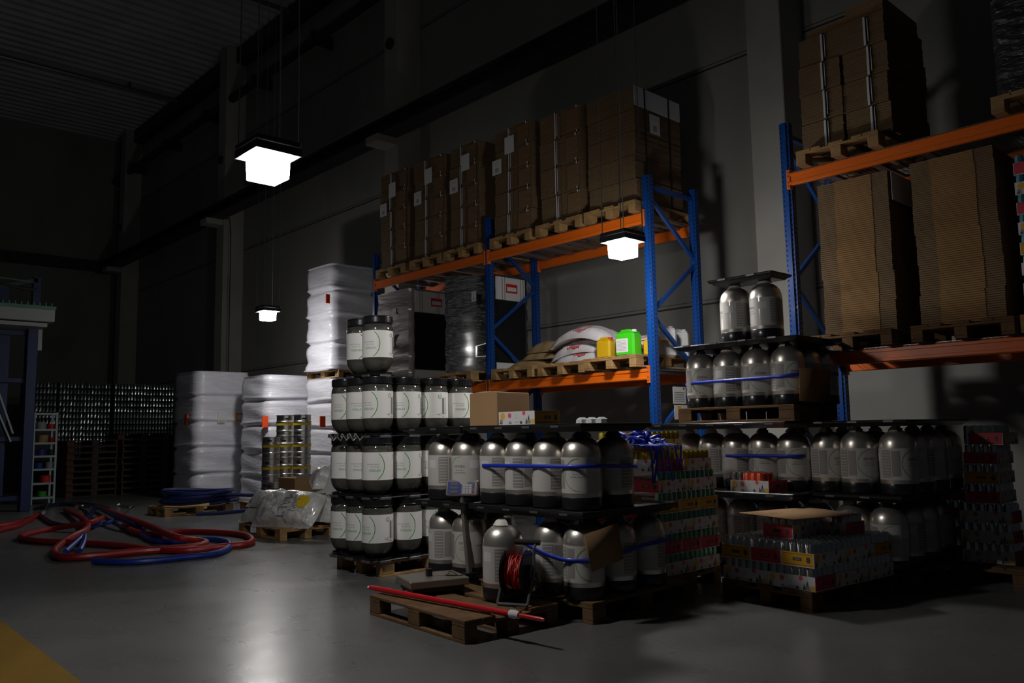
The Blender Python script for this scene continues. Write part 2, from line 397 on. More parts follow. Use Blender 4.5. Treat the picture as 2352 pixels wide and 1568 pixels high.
G = 'wooden pallets standing on the floor'
PALD.put((-4.73, 3.84, 0), -.06, 'brown wooden pallet in front carrying the platform scale and cable reel', G)
PAL.put((-7.0, 5.02, 0), PI / 2, 'wooden pallet under the clear labelled kegs', G)
PALD.put((-5.42, 5.02, 0), PI / 2, 'wooden pallet beneath the two silver kegs left of the scale column', G)
PALD.put((-4.32, 4.95, 0), PI / 2, 'wooden pallet under the strapped silver kegs and the tilted cardboard', G)
c2p = PALD.put((-3.41, 6.28, 0), PI / 2, 'wooden pallet under the low can trays and the cardboard sheet', G)
PALD.put((-4.75, 5.87, 0), 0, 'dark wooden pallet under the tall stack of can trays', G)
PALD.put((-3.18, 7.49, 0), PI / 2, 'dark wooden pallet under the rightmost silver kegs on the floor', G)
PAL.put((-10.43, 5.45, 0), 0, 'wooden pallet carrying the clear malt bags', G)
PAL.put((-14.72, 5.85, 0), PI / 2, 'wooden pallet under the coiled dark blue hose', G)
PAL.put((-14.0, 7.1, 0), 0, 'wooden pallet under the steel kegs with yellow bands', G)

# ------------------------------------------------------------------ clear kegs (stood upside down)
def make_clear_keg():
    r = empty('clear_keg', label='', cat='keg')
    R = .147
    MB().lathe([(.001, .012), (.05, .014), (.09, .035), (.122, .07), (.14, .11), (R, .15), (R, .432), (.144, .455), (.136, .478), (.126, .495)], 28).build('clear_body', X['pet'], r)
    b = MB().lathe([(.03, .06), (.075, .09), (.11, .16), (.115, .36), (.09, .45), (.02, .48)], 14); b.build('inner_bag', X['film_g'], r)
    l = MB().lathe([(R + .0015, .162), (R + .0015, .422 - .002)], 36, 0)
    Rr = R + .0025; zc = .292
    for k in range(2):
        a = k * PI
        arc_ring(l, Rr, a, zc, .150, .007, 1, -PI / 2, PI / 2, 36, .166, .416)
        wrap_text(l, 'KEYKEG', .030, Rr, a + .38, .252, 1, True)
        wrap_text(l, 'Tap into the', .017, Rr, a + .38, .285, 2, True)
        wrap_text(l, 'circular economy', .017, Rr, a + .25, .308, 2, True)
        arc_ring(l, Rr, a + 1.85, .375, .016, .005, 1, 0, 2 * PI, 16)
        arc_ring(l, Rr, a + 1.85, .195, .014, .002, 2, 0, 2 * PI, 16)
        patch(l, Rr, a + 2.02, a + 2.2, .20, .36, 2, 3); patch(l, Rr, a + 2.28, a + 2.34, .19, .37, 3, 2)
        patch(l, Rr, a + 2.02, a + 2.2, .176, .181, 4, 3)
        patch(l, Rr, a + 1.62, a + 1.85, .193, .197, 5, 2)
    l.build('paper_label', [X['label'], X['green'], X['print'], X['t_grey'], X['black_print'], X['red']], r)
    c = MB().lathe([(.0, .568), (.10, .568), (.135, .566), (.145, .558), (.146, .552), (.141, .548), (.141, .503), (.145, .498), (.142, .490), (.12, .490)], 32)
    for k in range(32):
        a = k * PI / 16; c.box(-.004, .004, .139, .1445, .506, .545, mtx=Matrix.Rotation(a, 4, 'Z'))
    c.build('base_cap', X['cap'], r)
    MB().lathe([(.0, 0), (.03, 0), (.035, .02), (.03, .045), (0, .05)], 12).build('valve', X['black'], r)
    return r
def tray_mesh(nx, ny, px, py, m=.165):
    b = MB(); x1 = (nx - 1) * px; y1 = (ny - 1) * py; m = .150
    b.box(-x1 - m + .03, m - .03, -m + .03, y1 + m - .03, 0, .012, 0, .006)
    for i in range(nx):
        for j in range(ny):
            b.lathe([(.055, .012), (.13, .012), (.142, .035), (.135, .035), (.120, .015)], 16, 0, (-i * px, j * py))
            if i < nx - 1 and j < ny - 1:
                b.lathe([(.05, .01), (.048, .10), (.03, .12), (0, .12)], 10, 0, (-i * px - px / 2, j * py + py / 2))
    for s in range(ny): b.box(m - .03, m - .005, s * py - .06, s * py + .06, -.012, .012, 1, .004)
    for s in range(nx): b.box(-s * px - .06, -s * px + .06, -m + .005, -m + .03, -.012, .012, 1, .004)
    return b.build('keg_tray', [X['black'], X['grey_steel']])
KEG = Proto(make_clear_keg)
kx, ky, KX, KY = .285, .335, -6.70, 4.44
z0 = .147
names = ['bottom layer', 'second layer', 'third layer', 'top layer']
colw = ['front corner', 'second from the corner', 'third from the corner', 'rearmost']
tr0 = None
for lay in range(4):
    zb = z0 + .578 * lay
    if lay == 0: tr0 = tray_mesh(3, 4, kx, ky); t = tr0
    elif lay < 3: t = tr0.copy(); C.objects.link(t)
    else: t = tray_mesh(2, 1, kx, ky)
    t.location = (KX, KY, zb)
    tag(t, ['black plastic tray on the pallet under the clear kegs', 'black plastic tray between the bottom and second layer of clear kegs', 'black plastic tray between the second and third layer of clear kegs', 'small black tray under the top two clear kegs'][lay], 'tray', 'trays between the clear kegs')
    for i in range(3):
        for j in range(4):
            if i == 2 and j == 3 : continue
            if lay == 3 and not (j == 0 and i < 2): continue
            if i > 0 and j > 0 and i + j > 3: continue
            rz = (-1.15 + [.35, .0, .2, -.0][lay] if False else 0)
            base = {0: [-1.75, -1.05, -1.2, -.6], 1: [-1.15, 1.75, -1.35, -.9], 2: [1.55, -1.45, 1.1, -.95], 3: [-1.45, 0, 0, 0]}[lay][j]
            if i == 1: base = {0: -1.6, 1: -1.15, 2: -1.2, 3: -1.3}[lay]
            if i == 2: base = {0: -1.5, 1: -1.05, 2: -1.5, 3: 0}[lay]
            side = 'on the left side' if i and not j else ('on the right side' if j and not i else ('inside the stack' if i and j else ''))
            lab = 'clear keg with white label and black cap, %s, %s %s' % (names[lay], (['front corner', 'second back', 'third back', 'rearmost'][j] if not i else (['', 'middle of the left side', 'left rear'][i] if not j else 'inside position %s' % (['', 'behind the left middle', 'behind the left rear', 'deep inside'][j] + (' nearer' if i == 1 else ' farther')))), '' )
            lab = ' '.join(lab.replace('inside position ', '').split())
            if lay == 3: lab = 'topmost clear keg of the stack, right and larger of the pair' if i == 0 else 'topmost clear keg of the stack, left and half hidden one'
            KEG.put((KX - i * kx, KY + j * ky, zb + .012), base, lab, 'clear labelled kegs stacked by a pallet corner')
fb = MB()
for q in range(5):
    a = Vector((KX - .6 + q * .12, KY - .17, z0 + 1.156)); fb.tube([a, a + Vector((.06, -.03, .03)), a + Vector((.12, -.02, -.03)), a + Vector((.16, -.01, .0))], .02, 6, ry=.006)
tag(fb.build('crumpled_film', X['haze']), 'scrap of clear film hanging on the left edge of the clear kegs', 'plastic film')

# ------------------------------------------------------------------ silver kegs
def make_silver_keg():
    r = empty('silver_keg', label='', cat='keg'); R = .147
    MB().lathe([(R - .004, .06), (R, .08), (R, .38), (.143, .418), (.131, .453), (.109, .482), (.080, .504), (.05, .516), (.04, .518)], 28).build('keg_body', X['silver'], r)
    l = MB().lathe([(R + .001, .12), (R + .001, .375)], 36, 0); Rr = R + .002
    for k, a in enumerate((0, PI)):
        patch(l, Rr, a - .45, a + .1, .14, .36, 1, 6); patch(l, Rr, a + .16, a + .60, .15, .355, 1, 5)
        for q in range(9): patch(l, Rr + .0007, a - .42, a + .06, .15 + q * .024, .156 + q * .024, 0, 5)
        arc_ring(l, Rr, a + 1.45, .25, .115, .004, 2, PI / 2, 1.5 * PI, 30, .125, .372)
        wrap_text(l, 'KEYKEG', .028, Rr, a + 1.35, .285, 3)
        wrap_text(l, 'Tap into the', .015, Rr, a + 1.35, .255, 3)
        wrap_text(l, 'circular economy', .015, Rr, a + 1.35, .235, 3)
        patch(l, Rr, a + 1.95, a + 2.5, .27, .335, 4, 5)
    l.build('printed_label', [X['slabel'], X['sprint'], X['green'], X['black_print'], X['slabel_w']], r)
    MB().lathe([(0, 0), (.135, 0), (.145, .006), (.148, .02), (.1495, .085), (.147, .09), (.145, .085)], 28).build('base_cup', X['cap'], r)
    MB().lathe([(.040, .512), (.045, .525), (.045, .535), (.03, .54), (.03, .56), (0, .561)], 16).build('valve', X['black'], r)
    MB().lathe([(.046, .519), (.070, .515), (.050, .545), (.031, .556)], 18, a0=-2.2, a1=.6).build('lit_dome_patch', X['dome_lit'], r)  # pale partial cone imitates the lit top of the dome
    return r
SK = Proto(make_silver_keg)
def rack_tray(x0, x1, y0, y1, z, lab, th=.05):
    b = MB(); t = .05
    b.box(x0, x1, y0, y1, z + .012, z + th, 0, .012)
    vs = [(x0, y0, z + th - .004), (x1, y0, z + th - .004), (x1, y1, z + th - .004), (x0, y1, z + th - .004),
          (x0 + t, y0 + t, z - .012), (x1 - t, y0 + t, z - .012), (x1 - t, y1 - t, z - .012), (x0 + t, y1 - t, z - .012)]
    b.add(vs, [(0, 1, 5, 4), (1, 2, 6, 5), (2, 3, 7, 6), (3, 0, 4, 7), (4, 5, 6, 7)])
    n_ = int((x1 - x0) / .3)
    for k in range(n_): b.box(x0 + .12 + k * .3, x0 + .2 + k * .3, y0 - .004, y0 + .02, z + .02, z + .035, 1)
    return tag(b.build('keg_tray', [X['black'], X['grey_steel']]), lab, 'tray', 'black trays over the silver kegs')
GS = 'silver kegs stacked on black trays'
def skegs(xs, ys, z, where, rz=None, skip=(), xn=None, yn=None):
    for i, x in enumerate(xs):
        for j, y in enumerate(ys):
            if (i, j) in skip: continue
            if i > 0 and j > 1: continue
            xo = ['rightmost', 'second from right', 'third from right', 'fourth from right', 'fifth from right'][i] if len(xs) > 1 else 'only column'
            yo = ['front row', 'second row', 'third row', 'fourth row'][j]
            lab = 'silver keg, %s, %s, %s' % (xo, yo, where)
            r_ = (rz[i] if (rz and j == 0) else random.uniform(0, 6.28)) if not (rz and i == 0 and j > 0) else 2.9 + .2 * j
            SK.put((x, y, z), r_ , lab, GS)
# A: centre group
AX = [-4.10, -4.405, -4.71, -5.01]; AY = [4.47, 4.83, 5.19]
skegs(AX[:2], AY, .146, 'bottom layer of the centre pallet', [-1.9, -.9], skip=())
SK.put((-4.70, 4.83, .146), 1.0, 'silver keg, bottom layer of the centre pallet, set back behind the cable reel', GS)
rack_tray(-5.17, -3.92, 4.28, 5.38, .712, 'black tray between the two layers of silver kegs, centre pallet')
skegs(AX, AY[:2], .765, 'upper layer of the centre pallet', [-2.4, -.4, -.9, -.6])
rack_tray(-5.22, -3.90, 4.26, 5.06, 1.332, 'black tray topping the centre silver kegs, carrying the boxes', .048)
# A0
skegs([-5.38, -5.70], [4.47, 4.80], .146, 'bottom layer between scale column and clear kegs', [-2.3, -.9])
rack_tray(-5.90, -5.21, 4.28, 5.20, .712, 'black tray on the silver kegs between scale column and clear kegs')
skegs([-5.38, -5.70], [4.47, 4.80], .765, 'upper layer between scale column and clear kegs', [-2.6, -.6])
rack_tray(-6.05, -5.24, 4.26, 5.30, 1.332, 'black tray under the left edge of the brown carton', .048)
SK.put((-4.51, 4.06, .146), -.7, 'silver keg standing alone behind the cable reel on the front pallet', GS)
# B1
B1P = [(-3.79, 6.97), (-4.09, 6.98), (-4.39, 7.0), (-4.69, 7.05), (-4.99, 7.1)]
skegs([-4.05, -4.36, -4.67], [7.0, 7.305], .146, 'bottom layer behind the low can trays', [-1.9, -1.2, -1.5], skip=((2, 1),))
rack_tray(-4.84, -3.56, 6.50, 7.45, .712, 'black tray on the silver kegs behind the low can trays')
for i, (x, y) in enumerate(B1P):
    SK.put((x, y, .765), [-2.2, -2.4, -.6, -.8, -.9][i], 'silver keg, %s in the front row under the raised pallet' % ['rightmost', 'second from right', 'third from right', 'fourth from right', 'leftmost'][i], GS)
SK.put((-5.0, 7.1, .146), 1, 'silver keg in the bottom layer hidden behind the tall can tray stack', GS)
rack_tray(-5.14, -4.845, 6.60, 7.45, .712, 'black tray supporting the kegs behind the tall can tray stack')
rack_tray(-5.14, -3.62, 6.54, 7.45, 1.332, 'black tray under the raised wooden pallet of kegs', .045)
PALD.put((-4.55, 7.05, 0), 0, 'dark wooden pallet hidden behind the low can trays', G)
PALD.put((-4.16, 6.99, 1.378), 0, 'raised wooden pallet under the four strapped silver kegs', G)
UX = [-3.68, -3.98, -4.28, -4.58]; UY = [6.74, 7.05]
skegs(UX, UY, 1.523, 'strapped layer on the raised pallet', [-1.9, -2.2, -.75, -2.3])
SK.put((-3.68, 7.36, 1.523), 1, 'silver keg at the rear right of the strapped layer on the raised pallet', GS)
rack_tray(-4.78, -3.48, 6.56, 7.44, 2.085, 'black tray over the strapped kegs on the raised pallet', .03)
SK.put((-3.88, 6.77, 2.118), -.35, 'silver keg in the topmost pair, right one', GS)
SK.put((-4.19, 6.77, 2.118), -.55, 'silver keg in the topmost pair, left one', GS)
rack_tray(-4.38, -3.70, 6.59, 6.95, 2.675, 'black tray capping the topmost pair of silver kegs', .04)
# B2
skegs([-2.99, -3.30], [7.0, 7.33, 7.66, 7.99], .146, 'bottom layer of the far right keg pallet', [-2.4, -1.4])
SK.put((-3.61, 7.0, .146), -1.0, 'silver keg, leftmost in the bottom layer of the far right keg pallet', GS)
rack_tray(-3.55, -2.78, 6.80, 8.16, .712, 'black tray on the bottom kegs of the far right pallet')
skegs([-2.87, -3.20], [6.98, 7.31, 7.64, 7.97], .765, 'second layer of the far right keg pallet', [-1.7, -1.9])
SK.put((-3.50, 7.04, .765), -1.8, 'silver keg in the second layer, leftmost on the far right pallet', GS)
SK.put((-3.50, 7.35, .765), -1.0, 'silver keg in the second layer, behind the leftmost on the far right pallet', GS)
rack_tray(-3.61, -2.70, 6.78, 8.16, 1.332, 'black tray topping the far right keg pallet', .04)

def strap(pts, z, lab, wd=.028, sag=None):
    b = MB(); vs = []; fs = []
    for k, p in enumerate(pts):
        zz = p[2] if len(p) > 2 else z
        vs += [(p[0], p[1], zz - wd / 2), (p[0], p[1], zz + wd / 2)]
    n_ = len(pts)
    fs = [(2 * k, 2 * k + 2, 2 * k + 3, 2 * k + 1) for k in range(n_ - 1)]
    b.add(vs, fs, 0); o = b.build('blue_strap', X['strap']); md = o.modifiers.new('t', 'SOLIDIFY'); md.thickness = .002
    return tag(o, lab, 'strap', 'blue straps around the silver kegs')
strap([(-5.165, 4.6, 1.06), (-5.14, 4.38, 1.06), (-5.01, 4.308, 1.065), (-4.10, 4.308, 1.075), (-4.01, 4.325, 1.075), (-3.955, 4.38, 1.075), (-3.937, 4.46, 1.075), (-3.937, 4.86, 1.06), (-3.99, 4.98, 1.05)], 1.07, 'blue strap around the upper silver kegs of the centre pallet')
sp = []
for k in range(13):
    t = k / 12; xx = -4.60 + .62 * min(1, t * 1.6); yy = 4.303 if t < .58 else 4.38 + (t - .58) * 2.2
    if t >= .58: xx = -3.928
    sp.append((xx, yy, .52 - .10 * math.sin(min(1, t * 1.2) * PI * .8) + (.07 * (t - .6) if t > .6 else 0)))
strap(sp, .5, 'loose sagging blue strap across the bottom silver kegs and tilted cardboard', .03)
st = [(-4.735, 6.86), (-4.72, 6.66), (-4.58, 6.578), (-3.68, 6.578), (-3.59, 6.595), (-3.53, 6.655), (-3.515, 6.74), (-3.515, 7.36)]
strap([(a, b, 1.74 + .05 * k / 6) for k, (a, b) in enumerate(st)], 1.76, 'blue strap around the silver kegs on the raised pallet')
strap([(-4.42, 6.835, 1.07), (-4.09, 6.815, 1.07), (-3.79, 6.805, 1.07), (-3.70, 6.822, 1.07), (-3.64, 6.9, 1.07)], 1.07, 'blue strap on the second layer below the raised pallet')
tag(MB().add([(-3.92, 4.285, .60), (-3.72, 4.66, .66), (-3.70, 4.74, .36), (-3.86, 4.36, .27)], [(0, 1, 2, 3)]).build('cardboard_sheet', X['card']), 'x', 'cardboard')
bpy.data.objects.remove(bpy.data.objects['cardboard_sheet'])
c1, c2, c3, c4 = on_x(1342, 1228, -3.90), on_x(1418, 1200, -3.885), on_x(1432, 1283, -3.885), on_x(1360, 1313, -3.90)
o = MB().add([c1, c2, c3, c4], [(0, 1, 2, 3)]).build('cardboard_sheet', X['card']); md = o.modifiers.new('t', 'SOLIDIFY'); md.thickness = .006; md.offset = 0
tag(o, 'tilted square of brown cardboard tucked under the loose blue strap', 'cardboard')
p0 = on_x(1836, 845, -3.51); p1 = on_x(1905, 848, -3.51); p2 = on_x(1905, 925, -3.51); p3 = on_x(1836, 920, -3.51)
o = MB().add([p0, p1, p2, p3], [(0, 1, 2, 3)]).build('cardboard_sheet', X['card']); md = o.modifiers.new('t', 'SOLIDIFY'); md.thickness = .006
tag(o, 'brown cardboard sheet against the right side of the raised strapped kegs', 'cardboard')
for k in range(3):
    xa = -4.2 + k * .33
# ------------------------------------------------------------------ can trays
TL, TW, TH, CR, CH, PITCH = .405, .272, .102, .0325, .162, .166
def tray_part(endm, hgt=TH):
    b = MB(); L2, W2 = TL / 2, TW / 2; t = .004
    b.box(-L2, L2, -W2, W2, 0, .005, 0)
    b.box(-L2, L2, -W2, -W2 + t, .005, hgt, 0); b.box(-L2, L2, W2 - t, W2, .005, hgt, 0)
    b.box(-L2, -L2 + t, -W2 + t, W2 - t, .005, hgt, 1); b.box(L2 - t, L2, -W2 + t, W2 - t, .005, hgt, 1)
    e = .0006
    for s in (-1, 1):                       # long sides: drawing
        y = s * (W2 + e); q = lambda u0, u1, v0, v1, m, yy=0: b.quad((s * u0 * -s * s, y + yy * s, v0), (u1 * -1 * 1, y + yy * s, v0), (-u1, y + yy * s, v1), (-u0, y + yy * s, v1), m)
        def disc(u, v, r, m, n=14, yy=.0002, sx=1):
            b.add([(-s * u + r * sx * math.cos(2 * PI * k / n), y + yy * s, v + r * math.sin(2 * PI * k / n)) for k in range(n)], [tuple(range(n))], m)
        def tri(pts, m, yy=.0003): b.add([(-s * u, y + yy * s, v) for u, v in pts], [tuple(range(len(pts)))], m)
        disc(-.155, .068, .027, 2); disc(-.075, .072, .020, 3); disc(.085, .088, .018, 3, n=10)
        disc(.0, .06, .016, 5, n=10, sx=.6); disc(.0, .06, .013, 6, n=10, yy=.0003, sx=.6)
        tri([(-.185, .006), (-.155, .006), (-.155, .035), (-.185, .05)], 5); tri([(-.195, .006), (-.165, .006), (-.18, .03)], 4)
        tri([(.10, .006), (.125, .006), (.113, .052)], 4); tri([(.125, .03), (.15, .03), (.139, .075)], 4)
        tri([(.04, .006), (.07, .006), (.06, .028), (.045, .028)], 4); tri([(-.09, .006), (-.05, .006), (-.06, .026), (-.08, .026)], 5)
        tri([(.165, .006), (.2, .006), (.2, .04), (.165, .04)], 2); tri([(-.02, .018), (.04, .018), (.04, .022), (-.02, .022)], 5)
        tri([(.12, .006), (.16, .006), (.16, .03), (.14, .04), (.12, .03)], 5)
    for s in (-1, 1):                       # ends: hand slot and emblem
        x = s * (L2 + e)
        def eq(u0, u1, v0, v1, m): b.quad((x, u0, v0), (x, u1, v0), (x, u1, v1), (x, u0, v1), m)
        eq(-.035, .04, .042, .066, 4); eq(-.02, .025, .047, .061, 5)
        b.add([(x, s * .09 + .018 * math.cos(k * PI / 7), .053 + .023 * math.sin(k * PI / 7)) for k in range(14)], [tuple(range(14))], 4)
        eq(-.12, .12, .012, .016, 7); eq(-.12, .12, .088, .092, 7)
    return b.build('can_tray', [X['tray_w'], endm, X['t_yel'], X['t_pink'], X['t_dark'], X['t_grey'], X['tray_w'], X['card_d']])
TR = {}
def put_tray(kind, x, y, z, rz, lab, grp):
    if kind not in TR: TR[kind] = tray_part(X[kind]); o = TR[kind]
    else: o = TR[kind].copy(); C.objects.link(o)
    o.location = (x, y, z); o.rotation_euler = (0, 0, rz); return tag(o, lab, 'tray', grp)
def can_mb(b, x, y, z, seg=12, top=None, low=.0, mat0=0, h=CH):
    b.lathe([(CR * .82, z + low), (CR, z + low + .006), (CR, z + h - .018), (CR * .8, z + h - .003), (CR * .8, z + h), (CR * .72, z + h), (CR * .70, z + h - .006), (0, z + h - .006)], seg, mat0, (x, y))
CAN = {}
def put_can(m, x, y, z, lab, grp):
    if m not in CAN:
        b = MB(); can_mb(b, 0, 0, 0, 14); b.f = b.f; o = b.build('drink_can', X[m]); CAN[m] = o
    else: o = CAN[m].copy(); C.objects.link(o)
    o.location = (x, y, z); o.rotation_euler = (0, 0, random.uniform(0, 6)); return tag(o, lab, 'can', grp)
ncan = [0]
STUFF = MB()
def fill(x, y, z, rz, m='can', lab='', grp='', only=None, nu=6, nv=4):
    """cans standing in a tray; only=function(i,j) picks the ones built"""
    for i in range(nu):
        for j in range(nv):
            if only and not only(i, j): continue
            u = (-.165 + i * .066); v = (-.099 + j * .066)
            xx = x + u * math.cos(rz) - v * math.sin(rz); yy = y + u * math.sin(rz) + v * math.cos(rz)
            if grp and ncan[0] < 300: put_can(m, xx, yy, z + .0055, lab, grp); ncan[0] += 1
            else: can_mb(STUFF, xx, yy, z + .0055, 8, mat0={'can': 0, 'can_g': 1, 'can_y': 2, 'can_r': 3, 'can_b': 4}[m], h=CH - .001)
# C2: low pallet
before = set(bpy.data.objects) - {c2p}
GT = 'printed cardboard can trays of the low pallet'; GC = 'silver cans standing in the low pallet trays'
cl = 'silver drink can standing among the rows in the low pallet trays'
X0, Y0 = -2.99, 5.70; zb = .145
# small tray on the kegs first
sx, sy, srz = -3.98, 6.665, -.10
fill(sx, sy, .763, srz, 'can', 'silver can in the small pink-ended tray on the keg tray', 'cans in the small pink-ended tray', only=lambda i, j: i < 2 + j * 0 or (i < 3 and j == 3))
fill(sx, sy, .763, srz, 'can_r', 'coral can in the small pink-ended tray on the keg tray', 'coral cans in the small pink-ended tray', only=lambda i, j: i in (2, 3, 4) and j < 3)
put_tray('pink', sx, sy, .762, srz, 'small white and pink can tray on the black tray behind the low pallet', 'loose can trays')
# upper trays
ub = zb + 2 * PITCH
put_tray('pink', X0 - .42, Y0 + .38, ub, PI / 2, 'pink-ended can tray under the cardboard sheet, front left', GT)
put_tray('pink', X0 - .30, Y0 + .73, ub, 0, 'pink-ended can tray under the cardboard sheet, rear right', GT)
fill(X0 - .42, Y0 + .38, ub, PI / 2, 'can', 'silver can under the raised cardboard sheet', 'cans under the cardboard sheet', only=lambda i, j: i < 2 or j == 0)
fill(X0 - .30, Y0 + .73, ub, 0, 'can', 'silver can under the raised cardboard sheet', 'cans under the cardboard sheet', only=lambda i, j: i > 3)
# layer 2
def layer2(z):
    out = []
    kinds = ['amber', 'pink', 'amber']
    for c in range(3): out.append((kinds[c], X0 - TW / 2 - c * (TW + .003), Y0 + TL / 2, z, PI / 2, c, 0))
    for c in range(3): out.append(('amber', X0 - TW / 2 - c * (TW + .003), Y0 + TL * 1.5 + .004, z, PI / 2, c, 1))
    for c in range(2): out.append(('amber', X0 - TL / 2 - c * (TL + .003), Y0 + TL * 2 + .012 + TW / 2, z, 0, c, 2))
    return out
w2 = ['right', 'middle', 'left']
for (kd, x, y, z, rz, c, rr) in layer2(zb + PITCH):
    put_tray(kd, x, y, z, rz, 'can tray in the upper full layer of the low pallet, %s row, %s' % (['front', 'middle', 'back'][rr], w2[c]), GT)
    if rr < 2:
        fill(x, y, z, rz, 'can', cl, GC, only=lambda i, j: (rr == 0 or c == 0 or i > -1))
    else: fill(x, y, z, rz, 'can', cl, GC)
# layer 1
lay1 = []
for c in range(2): lay1.append(('pink', X0 - TL / 2 - c * (TL + .003), Y0 + TW / 2, 0, c, 0))
for q in range(2):
    for c in range(3): lay1.append(('amber', X0 - TW / 2 - c * (TW + .003), Y0 + TW + .004 + TL * (q + .5), PI / 2, c, q + 1))
for (kd, x, y, rz, c, rr) in lay1:
    put_tray(kd, x, y, zb, rz, 'can tray in the bottom layer of the low pallet, %s row, %s' % (['front', 'middle', 'back'][rr], w2[c]), GT)
    if rr == 0: fill(x, y, zb, rz, 'can', cl, GC, only=lambda i, j: j == 0 or (c == 0 and i == 5))
    elif c == 0: fill(x, y, zb, rz, 'can', cl, GC, only=lambda i, j: j == 0)
# cardboard sheet
q = [on_z(px, py, ub + CH + .006) for px, py in ((1697, 1178), (1822, 1193), (1975, 1182), (1855, 1165))]
sh = MB().add([tuple(p) for p in q], [(0, 1, 2, 3)]).build('cardboard_sheet', X['card_l']); md = sh.modifiers.new('t', 'SOLIDIFY'); md.thickness = .005; md.offset = 1
tag(sh, 'large flat light brown cardboard sheet lying on top of the low can trays', 'cardboard')

c2c = {c2p} | set(c2p.children)
for o in set(bpy.data.objects) - before:           # the whole pallet load stands a little askew
    if o.parent is None and o is not sh and 'small' not in o['label'] and 'coral' not in o['label']:
        dx, dy = o.location.x + 2.985, o.location.y - 5.69; a_ = -.098
        o.location.x = -2.985 + dx * math.cos(a_) - dy * math.sin(a_); o.location.y = 5.69 + dx * math.sin(a_) + dy * math.cos(a_)
        o.rotation_euler.z += a_
# C1: tall stack of trays
CXr, CYf = -4.16, 5.46; z = .145; GT1 = 'printed can trays of the tall stack'
rows = [('w', 'can_g'), ('pink', 'can_g'), ('w', 'can_g'), ('amber', 'can_g'), ('w', 'can_g'), ('mix', 'can_y'), ('top', 'can_y')]
lv = ['lowest', 'second', 'third', 'fourth', 'fifth', 'sixth', 'topmost']
for k, (kd, cm_) in enumerate(rows):
    zz = z + k * PITCH; L = []
    if kd in ('amber', 'pink'):
        for j in range(3): L.append((kd, CXr - TL / 2, CYf + TW / 2 + j * (TW + .003), 0))
    elif kd == 'w':
        for j in range(2): L.append(('pink', CXr - TW / 2, CYf + TL / 2 + j * (TL + .004), PI / 2))
    elif kd == 'mix': L = [('pink', CXr - TL / 2 - .06, CYf + .06 + TW / 2, 0), ('pink', CXr - TW / 2, CYf + .345 + TL / 2, PI / 2)]
    else: L = [('amber', CXr - .24 - TL / 2, CYf - .02 + TW / 2, 0), ('pink', CXr - .24 - TW / 2, CYf + .26 + TL / 2, PI / 2)]
    for j, (kk, x, y, rz) in enumerate(L):
        put_tray(kk, x, y, zz, rz, 'can tray in the tall stack behind the centre kegs, %s layer, %s' % (lv[k], ['left', 'right', 'far right'][j]), GT1)
        fill(x, y, zz, rz, cm_, 'drink can in the tall stack of trays behind the centre kegs', 'cans in the tall stack of trays' if k > 1 else '', only=(lambda i, j: j == 0) if rz and k < 5 else ((lambda i, j: i == 5) if k < 5 else None))
    if k < 6:                              # rear half of each layer
        for j in range(2):
            put_tray('pink', CXr - .42 - TW / 2, CYf + TL / 2 + j * (TL + .004), zz, PI / 2, 'can tray in the tall stack behind the centre kegs, %s layer, rear %s' % (lv[k], ['left', 'right'][j]), GT1)
            if k == 5: fill(CXr - .42 - TW / 2, CYf + TL / 2 + j * (TL + .004), zz, PI / 2, cm_)
# far right trays under the rack
GT2 = 'dim can trays stacked beneath the right rack'
fr = [(-2.52, 7.95, k, kd) for k, kd in enumerate(['w', 'w', 'w', 'pink', 'amber', 'pink', 'pink'])]
for (x, y, k, kd) in fr:
    zz = .02 + k * PITCH + .13
    if kd == 'w': put_tray('pink', x, y, zz, 0, 'dim can tray under the right rack, %s layer of the right stack' % lv[k], GT2)
    else: put_tray(kd, x + (.05 if k == 6 else 0), y + .06, zz, PI / 2, 'dim can tray under the right rack, %s layer of the right stack' % lv[k], GT2)
    fill(x, y if kd == 'w' else y + .06, zz, 0 if kd == 'w' else PI / 2, 'can', only=lambda i, j: (j == 0 or (i == 5 and kd == 'w') or (i == 0 and kd != 'w')) if k < 6 else True)
for k in range(5):
    zz = .02 + k * PITCH + .13
    put_tray('pink', -2.86, 8.2, zz, PI / 2, 'dim can tray under the right rack, %s layer of the left stack' % lv[k], GT2)
    fill(-2.86, 8.2, zz, PI / 2, 'can', only=lambda i, j: i == 0 or j == 0 if k < 4 else True)
PALD.put((-2.6, 8.25, 0), PI / 2, 'dark pallet under the dim can trays beneath the right rack', G)
PAL_far = None
# empty printed tray and boxes on top of the centre kegs
zt = 1.381
put_tray('amber', -4.66, 4.49, zt, 0, 'empty white printed can tray with amber end on top of the centre kegs', 'loose can trays')
r = empty('cardboard_carton', (-5.66, 5.08, zt), 0, 'plain brown cardboard carton on top of the kegs behind the printed tray', 'box')
MB().box(-.19, .19, -.2, .2, 0, .30, 0, .004).build('carton_body', X['card_l'], r)
MB().add([(-.19, -.2, .30), (.19, -.2, .30), (.17, -.05, .315), (-.17, -.05, .325)], [(0, 1, 2, 3)]).build('top_flap', X['card'], r)
b = MB()
for k in range(3): b.lathe([(.0, 0), (.05, .0), (.045, .03), (.02, .045), (0, .04)], 7, 0, (-4.2 + k * .07, 4.6 + .03 * k), smooth=False, mtx=Matrix.Translation((0, 0, zt)))
tag(b.build('crumpled_paper', X['foam']), 'scraps of white crumpled paper on the black tray beside the printed tray', 'paper')

